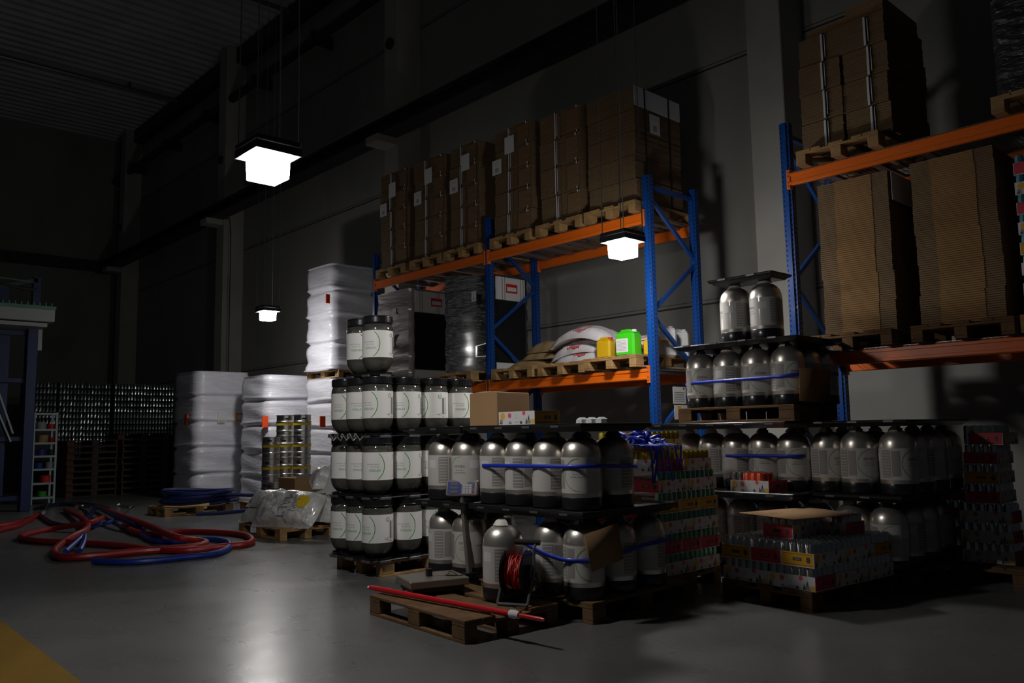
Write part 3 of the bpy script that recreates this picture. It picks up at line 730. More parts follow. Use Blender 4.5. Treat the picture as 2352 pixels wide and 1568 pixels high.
# ------------------------------------------------------------------ pallet racks
def upright(par, x, y, z1, name='upright_post', left=True):
    b = MB(); wx, wy = .10, .075
    b.box(x - wx / 2, x + wx / 2, y - wy / 2, y + wy / 2, 0, z1)
    b.box(x - .022, x + .022, y - wy / 2 - .012, y + wy / 2 + .012, 0, z1)
    b.box(x - .07, x + .07, y - .06, y + .06, 0, .01)
    z = .1
    while z < z1 - .05:
        for s in (-1, 1):
            b.box(x + s * .034 - .006, x + s * .034 + .006, y - wy / 2 - .001, y - wy / 2 + .001, z, z + .022, 1)
            b.box(x + wx / 2 - .001, x + wx / 2 + .001, y + s * .018 - .005, y + s * .018 + .005, z + .02, z + .042, 1)
        z += .05
    return b.build(name, [X['blue'], X['hole']], par)
def frame(x, z1, lab, y0=7.50, y1=8.40):
    r = empty('rack_frame', (x, 0, 0), 0, lab, 'rack frame', 'blue rack frames along the wall')
    upright(r, 0, y0, z1); upright(r, 0, y1, z1)
    a, b_ = y0 + .03, y1 - .03
    segs = [((a, z1 - .12), (b_, z1 - .12))]; z = z1 - .25; s = 0
    while z > .7:
        segs.append(((a, z), (b_, z - .62)) if s == 0 else ((b_, z), (a, z - .62))); z -= .70; s ^= 1
    for p, q in segs: MB().bar((0, p[0], p[1]), (0, q[0], q[1]), .035, .045).build('brace', X['blue'], r)
    return r
frame(-11.36, 4.28, 'blue rack frame at the left end beside the tall white wrapped stack')
frame(-8.53, 4.32, 'blue rack frame in the middle, beside the shiny wrapped load')
frame(-5.73, 4.25, 'blue rack frame at the right end of the left rack with zigzag braces')
frame(-3.98, 4.36, 'blue rack frame with lit edge at the left end of the right rack')
frame(-1.15, 4.30, 'blue rack frame mostly out of view at the far right')
def beam(x0, x1, y, z, lab, face=-1):
    r = empty('rack_beam', (x0, y, z), 0, lab, 'rack beam', 'orange rack beams'); L = x1 - x0
    b = MB(); b.box(0, L, -.022, .022, -.065, .065, 0, .006); yy = face * .0225
    b.box(0, L, min(yy, yy + face * .007), max(yy, yy + face * .007), .028, .058, 0, .003); b.box(0, L, min(yy, yy + face * .007), max(yy, yy + face * .007), -.058, -.028, 0, .003)
    b.build('beam_profile', X['orange'], r)
    for x in (-.035, L - .005):
        e = MB().box(x, x + .04, -.03, .03, -.10, .10, 0, .004)
        for q in (-.07, -.03, .03, .07): e.box(x + .012, x + .028, face * .0305 - .001, face * .0305 + .001, q - .009, q + .009, 1)
        e.build('end_plate', [X['orange'], X['grey_steel']], r)
    return r
def deck(x0, x1, z, lab):
    b = MB(); y0, y1 = 7.46, 8.44
    x = x0 + .03
    while x < x1 - .02: b.box(x - .0025, x + .0025, y0, y1, z + .066, z + .071); b.box(x - .0025, x + .0025, y0 - .012, y0 - .007, z + .05, z + .073); x += .05
    for k in range(9):
        y = y0 + k * (y1 - y0) / 8; b.box(x0 + .02, x1 - .02, y - .003, y + .003, z + .0712, z + .076)
    k = x0 + .25
    while k < x1 - .1: b.box(k - .04, k + .04, y0 + .03, y1 - .04, z + .035, z + .065); k += .45
    tag(b.build('wire_deck', X['galv']), lab, 'wire shelf', 'wire decks in the racks')
FX = [-11.36, -8.53, -5.73]
for nm, z in (('upper', 3.755), ('lower', 1.945)):
    for k in range(2):
        a, b_ = FX[k] + .05, FX[k + 1] - .05; sd = ['left', 'right'][k]
        beam(a, b_, 7.462, z, 'orange %s front beam of the %s bay in the left rack' % (nm, sd)); beam(a, b_, 8.44, z, 'orange %s rear beam of the %s bay in the left rack' % (nm, sd), 1)
        deck(a, b_, z, 'wire deck on the %s beams of the %s bay in the left rack' % (nm, sd))
    beam(-3.93, -1.2, 7.462, z + .01, 'orange %s front beam of the right rack' % nm); beam(-3.93, -1.2, 8.44, z + .01, 'orange %s rear beam of the right rack' % nm, 1)
    deck(-3.93, -1.2, z + .01, 'wire deck on the %s beams of the right rack' % nm)

# ------------------------------------------------------------------ cardboard stacks on the racks
def bundle(w_, d_, h_, seed, flute=False, ends=True):
    """strapped bundle of flat cardboard: many sheets, slightly shifted"""
    rnd = random.Random(seed); b = MB(); n_ = max(4, int(h_ / .022)); t = h_ / n_
    for k in range(n_):
        dx = rnd.uniform(-.004, .004); dy = rnd.uniform(-.004, .004)
        b.box(-w_ / 2 + dx, w_ / 2 + dx, dy, d_ + dy, k * t + .001, (k + 1) * t - .0015, 0 if not flute else (1 if rnd.random() < .15 else 0))
    return b
def stack(x0, x1, y0, d_, zb, zt, ntier, cols, lab, strap_col=True, labels=(), top_label=False, strapx=.33, cm_='card_s', grp='cardboard bundles', ends=True):
    W = (x1 - x0 - .01 * (cols - 1)) / cols; Hh = (zt - zb) / ntier
    for c in range(cols):
        for t in range(ntier):
            sd = hash((round(x0, 2), c, t)) & 0xffff; rnd = random.Random(sd); jx = rnd.uniform(-.012, .012); jy = rnd.uniform(-.015, .01)
            xx = x0 + W / 2 + c * (W + .01) + jx; z = zb + t * Hh
            r = empty('cardboard_bundle', (xx, y0 + jy, z + .001), 0,
                      'cardboard bundle, %s tier%s, %s' % (['bottom', 'second', 'third', 'fourth', 'fifth', 'sixth'][t], '' if cols == 1 else [' left', ' right', ' far right'][c], lab), 'cardboard bundle', grp)
            bundle(W - .002, d_, Hh - .006, sd).build('flat_sheets', [X[cm_], X['card_d']], r)
            if strap_col:
                sx_ = -W / 2 + W * strapx
                s_ = MB().box(sx_ - .010, sx_ + .010, -.016, -.011, .004, Hh - .012); s_.box(sx_ + .028, sx_ + .034, -.016, -.011, .03, Hh - .03); s_.build('white_strap', X['foam'], r)
                MB().box(sx_ + .012, sx_ + .026, -.0155, -.010, .002, Hh - .008).build('strap_gap', X['hole'], r)
                if c == cols - 1 and ends: MB().box(W / 2 - .24, W / 2 - .03, -.0165, -.0085, .03, Hh - .05).build('fluted_ends', X['card_d'], r)
BG = 'pallets on the racks'
def plab(i): return ['leftmost', 'second', 'third', 'fourth', 'fifth', 'sixth and widest'][i]
zr = 3.755 + .077
tops = [on_y(905, 394, 7.46).z, on_y(985, 363, 7.46).z, on_y(1080, 325, 7.46).z, on_y(1190, 283, 7.46).z, on_y(1325, 237, 7.46).z, 5.39]
xs = [(-11.18, -10.40), (-10.26, -9.46), (-9.36, -8.66), (-8.36, -7.58), (-7.46, -6.68), (-6.60, -5.84)]
for i, (a, b_) in enumerate(xs):
    PAL.put(((a + b_) / 2, 7.97, zr), PI / 2, 'pallet on the top deck under the %s cardboard stack' % plab(i), BG)
    if i < 5: stack(a + .02, b_ - .03, 7.47, .86, zr + .145, tops[i], 5 if i < 4 else 4, 2, plab(i) + ' stack on the left rack', strap_col=True, strapx=.82 if False else .8)
    else: stack(a, b_ - .02, 7.47, .90, zr + .145, 5.39, 5, 1, 'widest stack on the left rack', strap_col=False)
o = MB().box(-5.862, -5.853, 7.47, 8.37, 5.15, 5.385).build('white_cover_sheet', X['foam']); tag(o, 'white foam edge cover at the top of the widest cardboard stack', 'cover')
bb = MB()
for y in (7.66, 8.13): bb.box(-5.852, -5.847, y - .012, y + .012, 3.99, 5.39)
tag(bb.build('black_strap', X['black']), 'pair of black straps on the end of the widest cardboard stack', 'strap')
def sheet(p, u, v, w_, h_, lab, code=True, cat='label', m='paper', grp='white paper labels on loads'):
    p = Vector(p); u = Vector(u); v = Vector(v); n_ = u.cross(v).normalized() * .0015
    b = MB(); b.add([p, p + u * w_, p + u * w_ + v * h_, p + v * h_], [(0, 1, 2, 3)], 0)
    if code:
        for k in range(5): a = p + n_ + u * (w_ * .3) + v * (h_ * (.16 + .06 * k)); b.add([a, a + u * w_ * .4, a + u * w_ * .4 + v * h_ * .035, a + v * h_ * .035], [(0, 1, 2, 3)], 1)
        for k in range(2): a = p + n_ + u * (w_ * .1) + v * (h_ * (.72 + .1 * k)); b.add([a, a + u * w_ * .8, a + u * w_ * .8 + v * h_ * .012, a + v * h_ * .012], [(0, 1, 2, 3)], 1)
    return tag(b.build('paper_label', [X[m], X['print']]), lab, cat, grp)
yl = 7.435
for i, (px, py, cd) in enumerate(((893, 456, 0), (873, 500, 1), (975, 425, 0), (951, 474, 1), (1059, 395, 0), (1033, 447, 1), (1159, 356, 0), (1131, 405, 1))):
    p = on_y(px, py, yl); s_ = (.19, .21) if cd else (.19, .24)
    sheet(p, (1, 0, 0), (0, 0, 1), s_[0], s_[1], 'white %s on the %s cardboard stack of the left rack' % (['blank sheet', 'barcode sheet'][cd], plab(i // 2)), bool(cd))
p = on_x(1493, 305, -5.845); sheet(p, (0, 1, 0), (0, 0, 1), .20, .24, 'white barcode sheet on the end of the widest cardboard stack')
# right rack loads
zr2 = 3.765 + .077; zl2 = 1.955 + .077
RG = 'cardboard bundles on the right rack'
PAL.put((-3.40, 7.93, zr2), PI / 2, 'pallet on the top deck of the right rack under strapped bundles', BG)
stack(-3.78, -2.93, 7.47, .9, zr2 + .145, 5.14, 4, 2, 'tall stack on the right rack top', strapx=.58, grp=RG, ends=False)
r = empty('cardboard_bundle', (-3.5, 7.5, 5.15), 0, 'single narrow cardboard bundle lying on the strapped stack of the right rack', 'cardboard bundle', RG)
bundle(.38, .8, .07, 5).build('flat_sheets', X['card'], r)
r = empty('cardboard_bundle', (-3.13, 7.5, 5.15), 0, 'loose cardboard bundle on the right half of the strapped stack of the right rack', 'cardboard bundle', RG)
bundle(.36, .8, .15, 6).build('flat_sheets', X['card'], r)
PAL.put((-1.68, 7.93, zr2), PI / 2, 'pallet under the film wrapped load at the top right edge', BG)
b = MB(); b.box(-2.08, -1.25, 7.48, 8.4, zr2 + .145, 5.7, 0, .05)
tag(b.build('wrapped_load', X['film_b']), 'dark film wrapped load at the upper right edge of the picture', 'wrapped load')
PALD.put((-3.40, 7.93, zl2), PI / 2, 'pallet under the banded cardboard stack on the lower deck of the right rack', BG)
PALD.put((-2.44, 7.93, zl2), PI / 2, 'pallet under the darker cardboard stack on the lower deck of the right rack', BG)
def flat_stack(x0, x1, z0_, z1_, lab, sd):
    rnd = random.Random(sd); r = empty('cardboard_stack', ((x0 + x1) / 2, 7.48, z0_), 0, lab, 'cardboard stack', 'tall dense cardboard stacks'); W = x1 - x0
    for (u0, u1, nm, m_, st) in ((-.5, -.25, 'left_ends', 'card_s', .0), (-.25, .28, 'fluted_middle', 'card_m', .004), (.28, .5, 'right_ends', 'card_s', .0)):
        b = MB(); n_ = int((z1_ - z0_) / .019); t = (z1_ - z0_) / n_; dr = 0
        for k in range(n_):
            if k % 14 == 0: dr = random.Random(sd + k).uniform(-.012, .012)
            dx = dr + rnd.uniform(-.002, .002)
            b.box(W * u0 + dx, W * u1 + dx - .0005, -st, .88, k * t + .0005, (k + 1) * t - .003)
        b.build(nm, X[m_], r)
    return r
flat_stack(-3.67, -3.0, zl2 + .146, 3.64, 'tall dense cardboard stack on the lower deck, left one of the right rack', 3)
flat_stack(-2.80, -2.13, zl2 + .146, 3.64, 'tall dense cardboard stack on the lower deck, right and darker one of the right rack', 9)
tag(MB().box(-2.985, -2.978, 7.5, 8.3, 3.36, 3.62).build('white_cover_sheet', X['foam']), 'pale sheet at the top edge of the left dense cardboard stack in the right rack', 'cover')
GT3 = 'bright can trays at the right edge on the lower deck'
PAL.put((-1.60, 7.93, zl2), PI / 2, 'pallet under the can trays at the right edge of the picture', BG)
for k in range(8):
    zz = zl2 + .146 + k * PITCH; kd = ['amber', 'w', 'pink', 'w', 'amber', 'w', 'pink', 'w'][::-1][k]; xo = -.012 * (7 - k) * -1
    kd = {7: 'pink', 6: 'w', 5: 'pink', 4: 'w', 3: 'amber', 2: 'w', 1: 'pink', 0: 'w'}[k]
    if kd == 'w': put_tray('pink', -2.00 + TL / 2, 7.62, zz, 0, 'can tray at the right edge of the picture, %s layer of eight' % (lv + ['eighth'])[k], GT3)
    else: put_tray(kd, -2.00 + TW / 2, 7.69, zz, PI / 2, 'can tray at the right edge of the picture, %s layer of eight' % (lv + ['eighth'])[k], GT3)
    fill(-2.00 + (TL if kd == 'w' else TW) / 2, 7.62 if kd == 'w' else 7.69, zz, 0 if kd == 'w' else PI / 2, 'can_b', only=lambda i, j: (j == 0 or i == 0 or i == 5) if k < 7 else True)

# ------------------------------------------------------------------ wrapped loads and goods on the lower deck of the left rack
zl = 1.945 + .077
def wload(x0, x1, y0, y1, fm, labs, pal, tg):
    PAL.put(((x0 + x1) / 2 if not tg else x1 - .41, (y0 + y1) / 2, zl), PI / 2, pal, BG)
    r = empty('wrapped_load', ((x0 + x1) / 2, y0, zl + .146), 0, labs, 'wrapped load', 'film wrapped loads on the lower deck'); w_ = (x1 - x0) / 2; d_ = y1 - y0; ht = 3.56 - zl - .146
    b = MB(); nz = 26; rnd = random.Random(x0); ring = []
    for k in range(nz + 1):
        z = k / nz * ht; o_ = .006 * math.sin(k * 1.3) + rnd.uniform(-.006, .006)
        if tg: ring.append([(-w_ - o_, -.10 - o_, z), (-.13, .04 - o_, z), (.02, .18 + o_, z), (.13 + o_, .30, z),
            (w_ + o_, .33, z), (w_ + o_, d_ + o_, z), (-w_ - o_, d_ + o_, z)]); continue
        ring.append([(-w_ - o_, -o_, z), (0, -o_ - .008, z), (w_ + o_ - .03, -o_, z), (w_ + o_, .03, z), (w_ + o_ * .5, d_ / 2, z), (w_ + o_, d_ + o_, z), (-w_ - o_, d_ + o_, z)])
    vs = [p for q in ring for p in q]; m_ = 7
    fs = [(k * m_ + i, k * m_ + (i + 1) % m_, (k + 1) * m_ + (i + 1) % m_, (k + 1) * m_ + i) for k in range(nz) for i in range(m_)]
    fs.append(tuple(nz * m_ + i for i in range(m_))); b.add(vs, fs); b.build('stretch_film', fm, r)
    yy0 = .34 if tg else .09
    MB().box(w_ - .04, w_ + .012, yy0, d_ - .05, ht - .36, ht - .03).build('white_top_box', X['foam'], r)
    MB().box(w_ - .04, w_ + .011, yy0, d_ - .05, .14, ht - .37).build('dark_side', X['hole'], r)
    MB().box(w_ - .04, w_ + .011, yy0, d_ - .05, .0, .13).build('white_bottom_box', X['foam'], r)
    d0_ = d_ * (.48 if not tg else .56)
    lb = MB().box(w_ + .012, w_ + .015, d0_, d0_ + .22, ht - .25, ht - .12); lb.box(w_ + .015, w_ + .0165, d0_ + .02, d0_ + .20, ht - .225, ht - .165, 1); lb.build('red_label', [X['red'], X['foam']], r)
    s_ = MB()
    for y in ((.22, .27, .62, .67) if not tg else (.48, .53, .86, .91)): s_.box(w_ + .012, w_ + .0145, y * d_, y * d_ + .006, ht - .37, ht - .03)
    s_.build('thin_strap', X['black'], r)
    return r
wload(-11.12, -10.26, 7.38, 8.22, X['film_g'], 'brown grey film wrapped load on the lower deck, behind the top clear kegs', 'pallet under the brown grey wrapped load on the lower deck', 0)
wload(-9.20, -8.61, 7.34, 8.30, X['film_b'], 'shiny black film wrapped load beside the middle rack frame', 'pallet under the shiny black wrapped load on the lower deck', 1)
sheet(on_y(902, 722, 7.36), (1, 0, 0), (0, 0, 1), .09, .09, 'small white sticker high on the brown grey wrapped load')
sheet(on_y(896, 797, 7.36), (1, 0, 0), (0, 0, 1), .11, .21, 'white paper label low on the brown grey wrapped load')
sheet(on_y(1083, 693, 7.32), (1, 0, 0), (0, 0, 1), .10, .14, 'pale label near the top of the shiny black wrapped load')

PAL.put((-7.93, 7.93, zl), PI / 2, 'pallet under the brown sacks on the lower deck', BG)
PAL.put((-7.04, 7.93, zl), PI / 2, 'pallet under the white sacks on the lower deck', BG)
PAL.put((-6.25, 7.93, zl + .012), PI / 2, 'pallet on the lower deck under the coloured canisters', BG)
def sack(lx, ly, hz, m_, seed, nu=22, nv=14, sag=0.0, ear=.03):
    rnd = random.Random(seed); b = MB(); ph = [rnd.uniform(0, 6) for _ in range(6)]
    def hgt(u, v):
        e = max(0, 1 - abs(u) ** 3.2) ** .55 * max(0, 1 - abs(v) ** 3) ** .5
        return hz * e * (1 + .10 * math.sin(3 * u + ph[0]) * math.sin(4 * v + ph[1]) + .05 * math.sin(9 * u + ph[2]) * math.sin(7 * v + ph[3]))
    vs = []; fs = []
    for s in (1, 0):
        for i in range(nu + 1):
            for j in range(nv + 1):
                u = -1 + 2 * i / nu; v = -1 + 2 * j / nv
                x = u * lx / 2 * (1 - .05 * abs(v) ** 3); y = v * ly / 2 * (1 - .08 * abs(u) ** 2 + ear * abs(u) ** 8)
                h_ = hgt(u, v); zc_ = sag * u * u * -1
                z = (h_ if s else h_ * .06) + zc_ + hz * .12
                if not s: z = min(z, hz * .12 + zc_)
                vs.append((x, y, z))
    n_ = (nu + 1) * (nv + 1)
    for s in (0, 1):
        for i in range(nu):
            for j in range(nv):
                a = s * n_ + i * (nv + 1) + j; q = (a, a + nv + 1, a + nv + 2, a + 1); fs.append(q if s == 0 else q[::-1])
    for i in range(nu):
        for j in (0, nv):
            a = i * (nv + 1) + j; c = a + nv + 1; fs.append((a, a + n_, c + n_, c) if j == 0 else (a, c, c + n_, a + n_))
    for j in range(nv):
        for i in (0, nu):
            a = i * (nv + 1) + j; c = a + 1; fs.append((a, c, c + n_, a + n_) if i == 0 else (a, a + n_, c + n_, c))
    b.add(vs, fs, 0, True); return b, hgt
def put_sack(loc, rz, dims, m_, seed, lab, grp, sag=0, tilt=(0, 0), prints=True):
    b, hg = sack(*dims, m_, seed, sag=sag)
    r = empty('sack', loc, rz, lab, 'sack', grp); r.rotation_euler = (tilt[0], tilt[1], rz)
    b.build('sack_body', m_, r, sharp=False); lx, ly, hz = dims
    if prints:
        p = MB(); 
        def P(x, y): u = 2 * x / lx; v = 2 * y / ly; return (x, y, hg(u, v) - sag * u * u + hz * .12 + .004)
        for rr in (.055, .08, .10):
            for k in range(28):
                a0 = 2 * PI * k / 28; a1 = a0 + 2 * PI / 28; c0 = (math.cos(a0), math.sin(a0)); c1 = (math.cos(a1), math.sin(a1)); q = .006
                F = lambda R_, c: P(.06 + R_ * c[0], -ly * .28 + R_ * c[1] * .9)
                p.add([F(rr, c0), F(rr + q, c0), F(rr + q, c1), F(rr, c1)], [(0, 1, 2, 3)])
        for k in range(6): p.add([P(-.06 + k * .035, -.225), P(-.04 + k * .035, -.225), P(-.045 + k * .035, -.205), P(-.065 + k * .035, -.205)], [(0, 1, 2, 3)])
        p.build('red_print', X['red'], r)
        for k in range(3):
            q = MB(); 
        q = MB()
        for k in range(4): q.add([P(-.30, -.19 + k * .016), P(-.15, -.19 + k * .016), P(-.15, -.184 + k * .016), P(-.30, -.184 + k * .016)], [(0, 1, 2, 3)])
        q.build('dark_print', X['print'], r)
    return r
zp = zl + .146
GSK = 'sacks lying on the lower deck'
put_sack((-7.98, 7.83, zp), .15, (.62, .46, .12), X['sack_b'], 1, 'brown paper sack lowest at the left on the lower deck', GSK, prints=False)
put_sack((-7.80, 7.86, zp + .09), .1, (.55, .46, .12), X['sack_b'], 2, 'brown paper sack second from the bottom on the lower deck', GSK, prints=False)
put_sack((-7.72, 7.90, zp + .18), .05, (.60, .46, .15), X['sack_b'], 3, 'brown paper sack topmost beside the white sacks', GSK, prints=False)
put_sack((-6.98, 7.80, zp), .0, (.80, .50, .14), X['sack_w'], 4, 'white sack lowest in the pile on the lower deck', GSK)
put_sack((-7.10, 7.82, zp + .10), .05, (.78, .48, .16), X['sack_w'], 5, 'white sack second in the pile, its end drooping left', GSK, sag=.05, tilt=(.0, -.12))
put_sack((-7.02, 7.92, zp + .23), -.1, (.76, .48, .14), X['sack_w'], 6, 'white sack third in the pile with folded mouth', GSK, sag=.04)
put_sack((-6.98, 7.80, zp + .31), .05, (.92, .54, .15), X['sack_w'], 7, 'white sack on top of the pile with round red print', GSK, sag=.11, tilt=(.08, 0))
put_sack((-6.35, 8.12, zp + .12), .3, (.66, .42, .18), X['sack_w'], 8, 'white sack lying behind the green canister', GSK, sag=.05)
def canister(m_, w_, d_, h_, lab, loc, rz, capm, labelbox=None, grp='canisters on the lower deck'):
    r = empty('canister', loc, rz, lab, 'canister', grp)
    b = MB(); b.box(-w_ / 2, w_ / 2, -d_ / 2, d_ / 2, 0, h_ * .86, 0, .022)
    b.box(-w_ / 2 + .012, w_ / 2 - .012, -d_ / 2 + .012, d_ / 2 - .012, h_ * .84, h_ * .91, 0, .015)
    b.build('canister_body', m_, r)
    MB().tube([(-w_ * .38, 0, h_ * .90), (-w_ * .34, 0, h_ * .975), (0, 0, h_ * .985), (w_ * .12, 0, h_ * .975), (w_ * .14, 0, h_ * .9)], .014, 8).build('handle', m_, r)
    MB().lathe([(.03, h_ * .88), (.032, h_ * .99), (0, h_ * .995)], 14, 0, (w_ * .32, 0)).build('screw_cap', capm, r)
    if labelbox:
        q = MB().box(labelbox[0], labelbox[1], -d_ / 2 - .0015, -d_ / 2 + .001, labelbox[2], labelbox[3])
        for k in range(8): q.box(labelbox[0] + .015, labelbox[1] - .02, -d_ / 2 - .0025, -d_ / 2, labelbox[2] + .02 + k * .016, labelbox[2] + .024 + k * .016, 1)
        q.build('sticker', [X['paper'] if m_ != X['jug_w'] else X['tag_or2'], X['print']], r)
    return r
zc = zl + .012 + .146
canister(X['jug_y'], .20, .16, .26, 'yellow canister with red cap left of the green canister', (-6.50, 7.58, zc), .15, X['red'])
canister(X['jug_g'], .26, .19, .32, 'bright green canister with white label on the lower deck', (-6.15, 7.58, zc), .12, X['foam'], (-.11, .05, .05, .21))
canister(X['jug_y'], .18, .16, .22, 'small yellow canister with red cap behind the upright, right of the green one', (-5.92, 7.74, zc), .1, X['red'])
canister(X['jug_w'], .26, .24, .38, 'tall white canister with orange sticker seen past the right upright', (-5.98, 8.04, zc), .9, X['foam'], (-.12, .03, .17, .20))
canister(X['jug_w'], .22, .22, .36, 'white canister at the rear beside the tall white canister', (-5.98, 8.33, zc), .9, X['foam'])
# white notices hanging on the brace
r = empty('notice_board', (0, 0, 0), 0, 'white paper notices hanging by the right upright with red and yellow marks', 'notice')
XN = -5.706
a0 = on_x(1547, 925, XN); a1 = on_x(1576, 925, XN); t0 = on_x(1547, 887, XN); w_ = (a1 - a0).y
b = MB().box(XN - .004, XN, a0.y, a1.y, on_x(1560, 927, XN).z, on_x(1560, 888, XN).z)
for k in range(6): b.box(XN, XN + .001, a0.y + .02, a1.y - .03, t0.z - .07 - k * .02, t0.z - .064 - k * .02, 1)
b.box(XN, XN + .001, a1.y - .05, a1.y - .02, t0.z - .035, t0.z - .01, 2)
b.build('upper_notice', [X['paper'], X['t_grey'], X['red']], r)
zt_, zb_ = on_x(1562, 930, XN).z, on_x(1562, 963, XN).z
b = MB().box(XN - .004, XN, a0.y + .015, a1.y + .02, zb_, zt_); b.box(XN, XN + .001, a0.y + .07, a0.y + .14, (zt_ + zb_) / 2, zt_ - .01, 1); b.box(XN, XN + .001, a0.y + .08, a0.y + .15, zb_ + .01, (zt_ + zb_) / 2 - .005, 2)
b.build('lower_notice', [X['paper'], X['t_yel'], X['red']], r)

# ------------------------------------------------------------------ white film wrapped stacks
def film_stack(x0, x1, y0, y1, z0_, z1_, secs, lab, stickers=(), seed=1):
    r = empty('wrapped_stack', ((x0 + x1) / 2, (y0 + y1) / 2, z0_), 0, lab, 'wrapped stack', 'white film wrapped stacks')
    hx, hy, ht = (x1 - x0) / 2, (y1 - y0) / 2, z1_ - z0_; rnd = random.Random(seed)
    nz = secs * 16; m_ = 48; vs = []; ph = [rnd.uniform(0, 6) for _ in range(8)]
    for k in range(nz + 1):
        z = k / nz * ht; s_ = (k / 16) % 1; pinch = .045 * math.exp(-((min(s_, 1 - s_)) / .07) ** 2) if 0 < k < nz else 0
        lip = .03 * math.exp(-((s_ - .11) / .035) ** 2) if k > 8 else 0
        if k < 5: lip += .05 * (1 - k / 5)
        for i in range(m_):
            a = 2 * PI * i / m_ + PI / m_; c, s = math.cos(a), math.sin(a); e = 9.0
            q = (abs(c) ** e + abs(s) ** e) ** (-1 / e); o_ = -pinch + lip + .010 * math.sin(z * 13 + 2 * a + ph[0]) * math.sin(z * 5 + ph[1]) + .005 * math.sin(17 * z + 3 * a + ph[2])
            vs.append((c * q * (hx + o_), s * q * (hy + o_), z + .012 * math.sin(2 * a + ph[3 + (k // 16) % 4]) * (1 if 0 < k < nz else 0)))
    fs = [(k * m_ + i, k * m_ + (i + 1) % m_, (k + 1) * m_ + (i + 1) % m_, (k + 1) * m_ + i) for k in range(nz) for i in range(m_)]
    fs.append(tuple(range(m_))[::-1]); b = MB(); b.add(vs, fs, 0, True)
    b.add([vs[nz * m_ + i] for i in range(m_)], [tuple(range(m_))], 0, False)
    b.build('stretch_film', X['film'], r, sharp=False)
    for (nm, m2, face, u, z, w2, h2) in stickers:
        if face == 'x': q = MB().box(hx + .002, hx + .026, u - w2 / 2, u + w2 / 2, z - h2 / 2, z + h2 / 2)
        else: q = MB().box(u - w2 / 2, u + w2 / 2, -hy - .026, -hy - .002, z - h2 / 2, z + h2 / 2)
        if nm == 'printed_sticker':
            for k in range(5): q.box(hx + .026, hx + .0275, u - w2 * .4, u + w2 * .4, z - h2 * (.45 - .05 * k), z - h2 * (.43 - .05 * k), 1)
        if nm == 'hazard_sticker': q.add([(hx + .0275, u + .085 * math.cos(k * PI / 8) * (1 + .2 * math.sin(3 * k)), z + .055 * math.sin(k * PI / 8)) for k in range(16)], [tuple(range(16))], 2)
        q.build(nm, [X[m2], X['print'], X['paper']], r)
    return r
z_at = lambda px, py, x: on_x(px, py, x).z
def yx(px, x): return on_x(px, 900, x).y
def st(nm, m_, px, py, x, yc, zb_, w2, h2): return (nm, m_, 'x', on_x(px, py, x).y - yc, on_x(px, py, x).z - zb_, w2, h2)
film_stack(-18.25, -17.0, 6.80, 8.0, .02, 2.70, 5, 'leftmost white film wrapped stack beside the dark pallets',
   [st('orange_tag', 'tag_orange', 447, 960, -17.0, 7.4, .02, .02, .02), ('orange_tag', 'tag_orange', 'y', .18, on_y(430, 963, 6.8).z - .02, .12, .22),
    st('printed_sticker', 'paper', 508, 959, -17.0, 7.4, .02, .16, .24), st('hazard_sticker', 'tag_or2', 551, 958, -17.0, 7.4, .02, .22, .17)][1:], 1)
film_stack(-16.2, -15.0, 7.38, 8.55, .02, 2.52, 5, 'white film wrapped stack standing behind the steel kegs', [st('orange_tag', 'tag_orange', 608, 968, -15.0, 7.965, .02, .12, .22)], 2)
film_stack(-14.66, -13.6, 8.0, 9.0, .02, 2.40, 5, 'white film wrapped stack half hidden behind the clear kegs, lower of two', [st('orange_tag', 'tag_orange', 740, 968, -13.6, 8.5, .02, .11, .20)], 3)
film_stack(-14.62, -13.6, 7.98, 9.0, 2.56, 4.58, 4, 'tall grey white film wrapped stack raised on top of another one', [st('orange_tag', 'tag_orange', 752, 686, -13.6, 8.49, 2.56, .08, .17)], 4)
PAL.put((-14.13, 8.5, 2.405), 0, 'pallet between the two film wrapped stacks placed one on the other', BG)

# ------------------------------------------------------------------ steel kegs with yellow bands
def make_steel_keg():
    r = empty('steel_keg', label='', cat='keg'); R = .163
    MB().lathe([(0, .03), (.13, .03), (.148, .02), (R - .004, 0), (R, .004), (R, .02), (R - .008, .026), (R - .008, .085), (R, .095), (R, .112), (R - .006, .118),
        (R - .006, .245), (R, .252), (R, .270), (R - .008, .28), (R - .008, .365), (R, .372), (R, .385), (R - .012, .388), (R - .014, .33), (.10, .318), (.03, .315), (.028, .33), (0, .33)], 32).build('keg_shell', X['steel'], r)
    MB().lathe([(R - .003, .20), (R - .003, .245)], 32).build('yellow_band', X['yellow_band'], r)
    for a in (-.9, 1.2, 2.6):
        MB().lathe([(R - .006, .305), (R - .006, .330)], 5, a0=a - .22, a1=a + .22).build('hand_hole', X['hole'], r)
    return r
SKG = Proto(make_steel_keg)
GK = 'steel kegs with yellow bands'
def kcol(px, x, n_, nm, z_=.145):
    y = on_x(px, 1000, x).y
    for k in range(n_): SKG.put((x, y, z_ + k * .388), -.3 + .3 * k, 'steel keg with yellow band, %s in the %s' % (['bottom', 'second', 'third', 'top'][k] if n_ > 1 else 'alone', nm), GK)
kcol(694, -13.55, 4, 'right column of four'); kcol(655, -13.88, 4, 'middle column of four, half hidden'); kcol(623, -13.75, 3, 'left column of three')
kcol(634, -13.46, 1, 'front spot behind the open carton')
r = empty('open_carton', (0, 0, 0), 0, 'open brown carton with white lid behind the malt bags', 'box')
c_ = on_z(672, 1160, .0); cx_, cy_ = -11.35, on_x(665, 1100, -11.35).y
MB().box(cx_ - .30, cx_ + .2, cy_ - .02, cy_ + .5, .0, .70, 0, .003).build('carton_body', X['card'], r)
